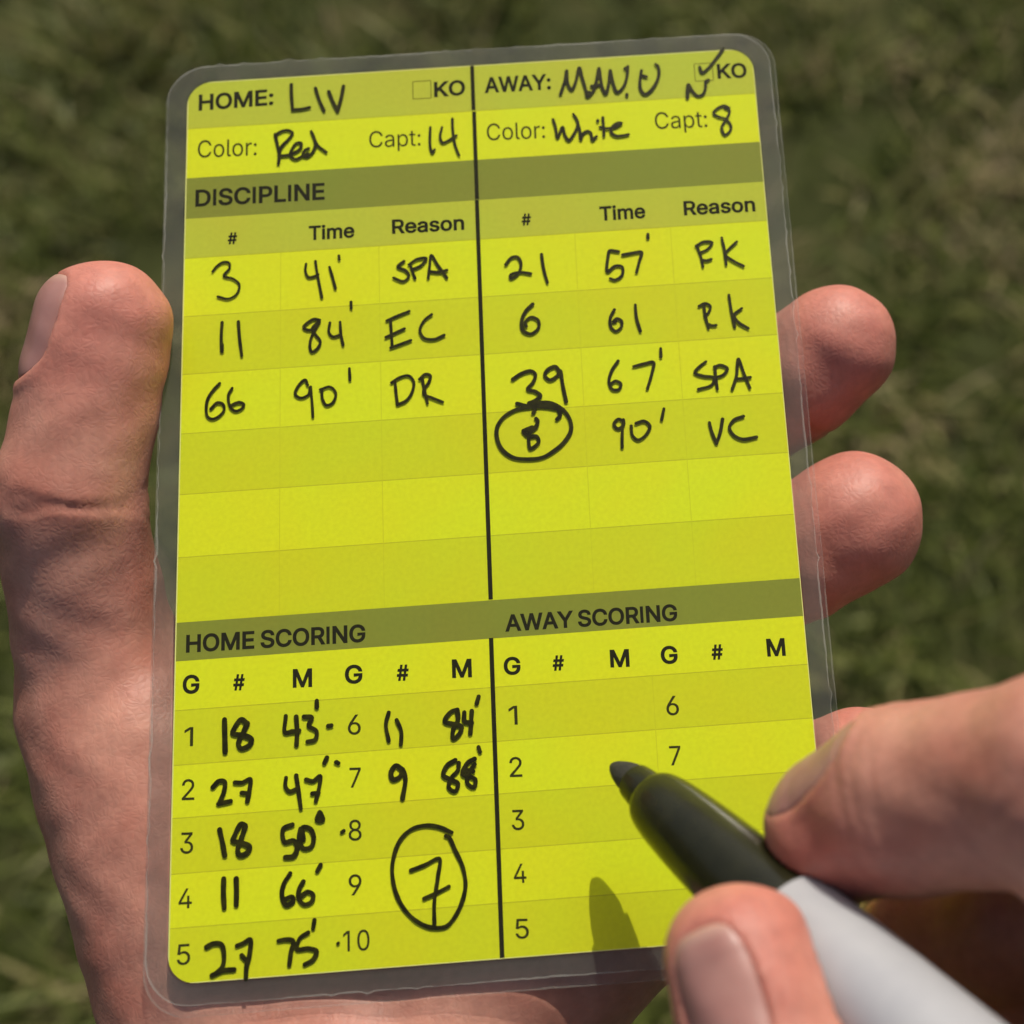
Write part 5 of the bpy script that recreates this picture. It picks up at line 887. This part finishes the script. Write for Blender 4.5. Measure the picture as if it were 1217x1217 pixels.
class Hand:
    def __init__(s, chains, kmap, nails, creases, tips, minus):
        s.ch = {k: np.array(v, float) for k, v in chains.items()}
        s.kmap = kmap; s.nails = nails; s.creases = creases; s.minus = minus; s.tips = tips
    def base(s, P):
        d = None
        for name, c in s.ch.items():
            dc = None
            for i in range(len(c) - 1):
                e = rcone(P, c[i, :3], c[i + 1, :3], c[i, 3], c[i + 1, 3])
                dc = e if dc is None else smin(dc, e, 2.0)
            k = s.kmap.get(name, 4.0)
            d = dc if d is None else smin(d, dc, k)
        for (c, ax, r, depth, wd) in s.creases:
            c = np.array(c); ax = np.array(ax)
            h = (P - c) @ ax
            near = np.linalg.norm(P - c, axis=1) < r
            wob = .35 * np.sin(P[:, 0] * .9 + P[:, 1] * .7 + P[:, 2])
            d = d + np.where(near, depth * np.exp(-((h + wob) / wd) ** 2), 0)
        # soft low relief so no stretch is a perfect tube
        d = d + .16 * np.sin(P[:, 0] * .55 + 1.1 * np.sin(P[:, 1] * .4)) * np.sin(P[:, 1] * .5 + P[:, 2] * .45)
        return d
    def sdf(s, P):
        d = s.base(P)
        for f in s.nails:
            q = P - f['c']
            u, v, w = q @ f['b'] / f['w'], q @ f['a'] / f['l'], q @ f['n']
            rho = (np.abs(u) ** 2.6 + np.abs(v) ** 2.6) ** (1 / 2.6)
            front = w > -f['deep']
            fold = np.exp(-((rho - 1.17) / .13) ** 2) * .30 * f['relief'] * np.clip(1.1 - 1.15 * v, .04, 1.2)
            bed = np.clip((1.06 - rho) / .12, 0, 1) * .62 * f['relief']
            d = d + np.where(front, bed - fold, 0)
        for fn in s.minus:
            d = -smin(-d, fn(P), .35)
        return d

def surface_net(hand, lo, hi, h):
    """naive surface nets on a sparse set of blocks"""
    lo = np.array(lo, float); hi = np.array(hi, float)
    Bn = 8
    bs = Bn * h
    nb = np.ceil((hi - lo) / bs).astype(int)
    g = np.stack(np.meshgrid(*[np.arange(n) for n in nb], indexing='ij'), -1).reshape(-1, 3)
    cen = lo + (g + .5) * bs
    d = hand.sdf(cen)
    act = np.abs(d) < bs * .87 + 2.2
    shape = nb * Bn + 1
    D = np.full(shape, 9.0, np.float32)
    # signs for inactive blocks
    for (i, j, k), dd in zip(g[~act], d[~act]):
        if dd < 0:
            D[i * Bn:(i + 1) * Bn + 1, j * Bn:(j + 1) * Bn + 1, k * Bn:(k + 1) * Bn + 1] = -9.0
    loc = np.stack(np.meshgrid(*[np.arange(Bn + 1)] * 3, indexing='ij'), -1).reshape(-1, 3)
    ga = g[act]
    for s0 in range(0, len(ga), 400):
        blk = ga[s0:s0 + 400]
        idx = (blk[:, None, :] * Bn + loc[None]).reshape(-1, 3)
        val = hand.sdf(lo + idx * h)
        D[idx[:, 0], idx[:, 1], idx[:, 2]] = val
    I = D < 0
    def c8(A):
        return [A[a:A.shape[0] - 1 + a, b:A.shape[1] - 1 + b, c:A.shape[2] - 1 + c] for a in (0, 1) for b in (0, 1) for c in (0, 1)]
    cs = c8(I)
    anyi = np.logical_or.reduce(cs); alli = np.logical_and.reduce(cs)
    mixed = anyi & ~alli
    cells = np.argwhere(mixed)
    vid = np.full(mixed.shape, -1, np.int64)
    vid[mixed] = np.arange(len(cells))
    offs = np.array([(a, b, c) for a in (0, 1) for b in (0, 1) for c in (0, 1)])
    corner = np.stack([D[cells[:, 0] + o[0], cells[:, 1] + o[1], cells[:, 2] + o[2]] for o in offs], 1)
    edges = [(a, b) for a in range(8) for b in range(a + 1, 8) if np.abs(offs[a] - offs[b]).sum() == 1]
    acc = np.zeros((len(cells), 3)); cnt = np.zeros(len(cells))
    for a, b in edges:
        da, db = corner[:, a], corner[:, b]
        x = (da < 0) != (db < 0)
        t = np.where(x, da / np.where(x, da - db, 1), 0)
        acc += np.where(x[:, None], offs[a] + t[:, None] * (offs[b] - offs[a]), 0)
        cnt += x
    V = lo + (cells + acc / cnt[:, None]) * h
    Q = []
    for ax in range(3):
        A = I.take(range(0, I.shape[ax] - 1), ax); Bx = I.take(range(1, I.shape[ax]), ax)
        e = np.argwhere(A != Bx)
        o1, o2 = [(1, 2), (2, 0), (0, 1)][ax]
        ok = (e[:, o1] > 0) & (e[:, o2] > 0) & (e[:, o1] < mixed.shape[o1]) & (e[:, o2] < mixed.shape[o2])
        e = e[ok]
        flip = I[e[:, 0], e[:, 1], e[:, 2]]
        def at(d1, d2):
            f = e.copy(); f[:, o1] -= d1; f[:, o2] -= d2
            return vid[f[:, 0], f[:, 1], f[:, 2]]
        q = np.stack([at(1, 1), at(0, 1), at(0, 0), at(1, 0)], 1)
        q[~flip] = q[~flip][:, ::-1]
        Q.append(q)
    Q = np.concatenate(Q)
    Q = Q[(Q >= 0).all(1)]
    # relax onto the field: a few Newton steps along the gradient
    for _ in range(2):
        e = .15
        d0 = hand.sdf(V)
        G = np.stack([(hand.sdf(V + np.eye(3)[i] * e) - d0) / e for i in range(3)], 1)
        gl = np.maximum(np.linalg.norm(G, axis=1), .3)
        V = V - G / (gl ** 2)[:, None] * np.clip(d0, -.5, .5)[:, None] * .8
    return V, Q

def nail_frame(c, a, n, w, l, deep=3.0, relief=1.0):
    c = np.array(c, float); a = np.array(a, float); n = np.array(n, float)
    n /= np.linalg.norm(n); a = a - (a @ n) * n; a /= np.linalg.norm(a)
    return dict(c=c, a=a, n=n, b=np.cross(a, n), w=w, l=l, deep=deep, relief=relief)

def build_nail(hand, f, parent):
    nu, nv = 33, 41
    U, Vv = np.meshgrid(np.linspace(-1, 1, nu), np.linspace(-1, 1, nv), indexing='ij')
    # square grid to superellipse
    k = 1 / (np.maximum((np.abs(U) ** 3.4 + np.abs(Vv) ** 3.4) ** (1 / 3.4), 1e-6)) * np.maximum(np.abs(U), np.abs(Vv))
    u, v = (U * k).ravel(), (Vv * k).ravel()
    P = f['c'] + (u * f['w'])[:, None] * f['b'] + (v * f['l'])[:, None] * f['a'] + f['n'] * 9.0
    t = np.zeros(len(P))
    for _ in range(70):
        d = hand.base(P - f['n'] * t[:, None])
        t = np.minimum(t + np.clip(d, -2, 2) * .6, 9.0 + f['deep'] + 2)
    rho = (np.abs(u) ** 3.4 + np.abs(v) ** 3.4) ** (1 / 3.4)
    lift = .05 + .20 * (1 - rho ** 4) - .12 * rho ** 6 + .06 * np.clip((v - .8) / .2, 0, 1) * (rho > .75)
    top = P - f['n'] * t[:, None] + f['n'] * lift[:, None]
    bot = top - f['n'] * .62
    n = nu * nv
    V = np.concatenate([top, bot]) * MMS
    Q = []
    for i in range(nu - 1):
        for j in range(nv - 1):
            a = i * nv + j
            Q.append((a, a + nv, a + nv + 1, a + 1)); Q.append((n + a, n + a + 1, n + a + nv + 1, n + a + nv))
    bd = [i * nv for i in range(nu)] + [(nu - 1) * nv + j for j in range(1, nv)] + [i * nv + nv - 1 for i in range(nu - 2, -1, -1)] + [j for j in range(nv - 2, 0, -1)]
    for x, y in zip(bd, bd[1:] + bd[:1]):
        Q.append((x, n + x, n + y, y))
    me = mesh_np('fingernail', V, Q)
    bmm = bmesh.new(); bmm.from_mesh(me); bmesh.ops.recalc_face_normals(bmm, faces=bmm.faces); bmm.to_mesh(me); bmm.free()
    fe = np.clip((v - .80) / .14, 0, 1)
    at = me.attributes.new('free_edge', 'FLOAT', 'POINT')
    at.data.foreach_set('value', np.concatenate([fe, fe]).astype(np.float32))
    return link('fingernail', me, M_nail, parent, smooth=True)

def build_hand(hand, lo, hi, h, label):
    V, Q = surface_net(hand, lo, hi, h)
    me = mesh_quads('hand', V * MMS, Q)
    fl = np.zeros(len(V))
    for (c, r) in hand.tips:
        fl = np.maximum(fl, np.clip(1.15 - np.linalg.norm(V - np.array(c), axis=1) / r, 0, 1))
    a = me.attributes.new('flush', 'FLOAT', 'POINT')
    a.data.foreach_set('value', fl.astype(np.float32))
    o = link('hand', me, M_skin, None, smooth=True)
    o.matrix_world = CARD
    tag(o, label, 'hand')
    for f in hand.nails:
        build_nail(hand, f, o)
    return o

def P3(ch, i): return np.array(ch[i][:3], float)
def along(ch, i, j, t): return P3(ch, i) * (1 - t) + P3(ch, j) * t
def unit(v): return np.array(v, float) / np.linalg.norm(v)

LC, RC = LEFT_CHAINS, RIGHT_CHAINS
# left hand: palm under the card, thumb at its left edge, fingertips round its right edge
lt = LC['thumb']
l_thumb_dir = unit(P3(lt, 3) - P3(lt, 2))
l_nails = [nail_frame(P3(lt, 3) + np.array((-3.5, 0, 2.0)) - l_thumb_dir * 1.2, l_thumb_dir, (-.84, .05, .5), 5.4, 6.6)]
for k in ('index', 'middle', 'ring', 'pinky'):
    d = unit(P3(LC[k], 4) - P3(LC[k], 3))
    nrm = unit(np.array((.15, .05, -1.0)) - d * (np.array((.15, .05, -1.0)) @ d))
    l_nails.append(nail_frame(P3(LC[k], 4) - d * 1.5, d, nrm, LC[k][4][3] * .66, LC[k][4][3] * .7))
l_creases = []
for k in ('index', 'middle', 'ring', 'pinky'):
    for j in (2, 3):
        l_creases.append((P3(LC[k], j), unit(P3(LC[k], j + 1) - P3(LC[k], j - 1)), 13, .28, .7))
ld = unit(P3(lt, 3) - P3(lt, 1))
for o_ in (-2.6, -.6, 1.2, 3.0):
    l_creases.append((P3(lt, 2) + ld * o_, unit(ld + np.array((.05 * o_, .08, .1 * o_))), 12, .16, .5))
left = Hand(LC, dict(index=1.2, middle=1.2, ring=1.2, pinky=1.2, thumb=7, heel=9, thenar=10, forearm=10, forearm_b=10), l_nails, l_creases,
            [(P3(LC[k], 4 if k != 'thumb' else 3), 15) for k in ('index', 'middle', 'ring', 'pinky', 'thumb')], [card_sdf, under_card_sdf])
build_hand(left, (-95, -240, -125), (72, 50, 22), .62, 'left hand cupped under the score card with fingertips past its right edge')

# right hand: holds the marker between thumb and index finger
rt, ri = RC['thumb'], RC['index']
r_nails = [
    nail_frame(along(rt, 3, 2, .27) + np.array((-1.9, 0, 3.0)), P3(rt, 3) - P3(rt, 2), (-.30, .02, .95), 3.8, 7.0, relief=.8),
    nail_frame(along(ri, 3, 2, .16) + np.array((-2.0, 3.0, 1.5)), P3(ri, 3) - P3(ri, 2), (-.42, .82, .40), 4.4, 6.2, relief=.6)]
for k in ('middle', 'ring', 'pinky'):
    d = unit(P3(RC[k], 3) - P3(RC[k], 2)); up = np.array((.2, .9, .3)); 
    r_nails.append(nail_frame(P3(RC[k], 3) + d * 1.0, d, up - d * (up @ d), RC[k][3][3] * .7, RC[k][3][3] * .8))
r_creases = []
for c_, j_ in ((rt, 2), (ri, 2), (ri, 1)):
    rd = unit(P3(c_, j_ + 1) - P3(c_, j_ - 1))
    for o_ in (-2.2, -.4, 1.6):
        r_creases.append((P3(c_, j_) + rd * o_, unit(rd + np.array((.05 * o_, -.06, .04 * o_))), 12, .12, .55))
right = Hand(RC, dict(thumb=2, index=.8, middle=.8, ring=1.0, pinky=1.0, palm=10, palm_b=10, palm_c=10, web=6, forearm=10, forearm_b=10), r_nails, r_creases,
             [(P3(RC[k], 3), 13) for k in ('thumb', 'index', 'middle', 'ring', 'pinky')], [pen_sdf])
build_hand(right, (5, -230, -40), (190, -15, 85), .62, 'right hand pinching the black marker between thumb and index finger')
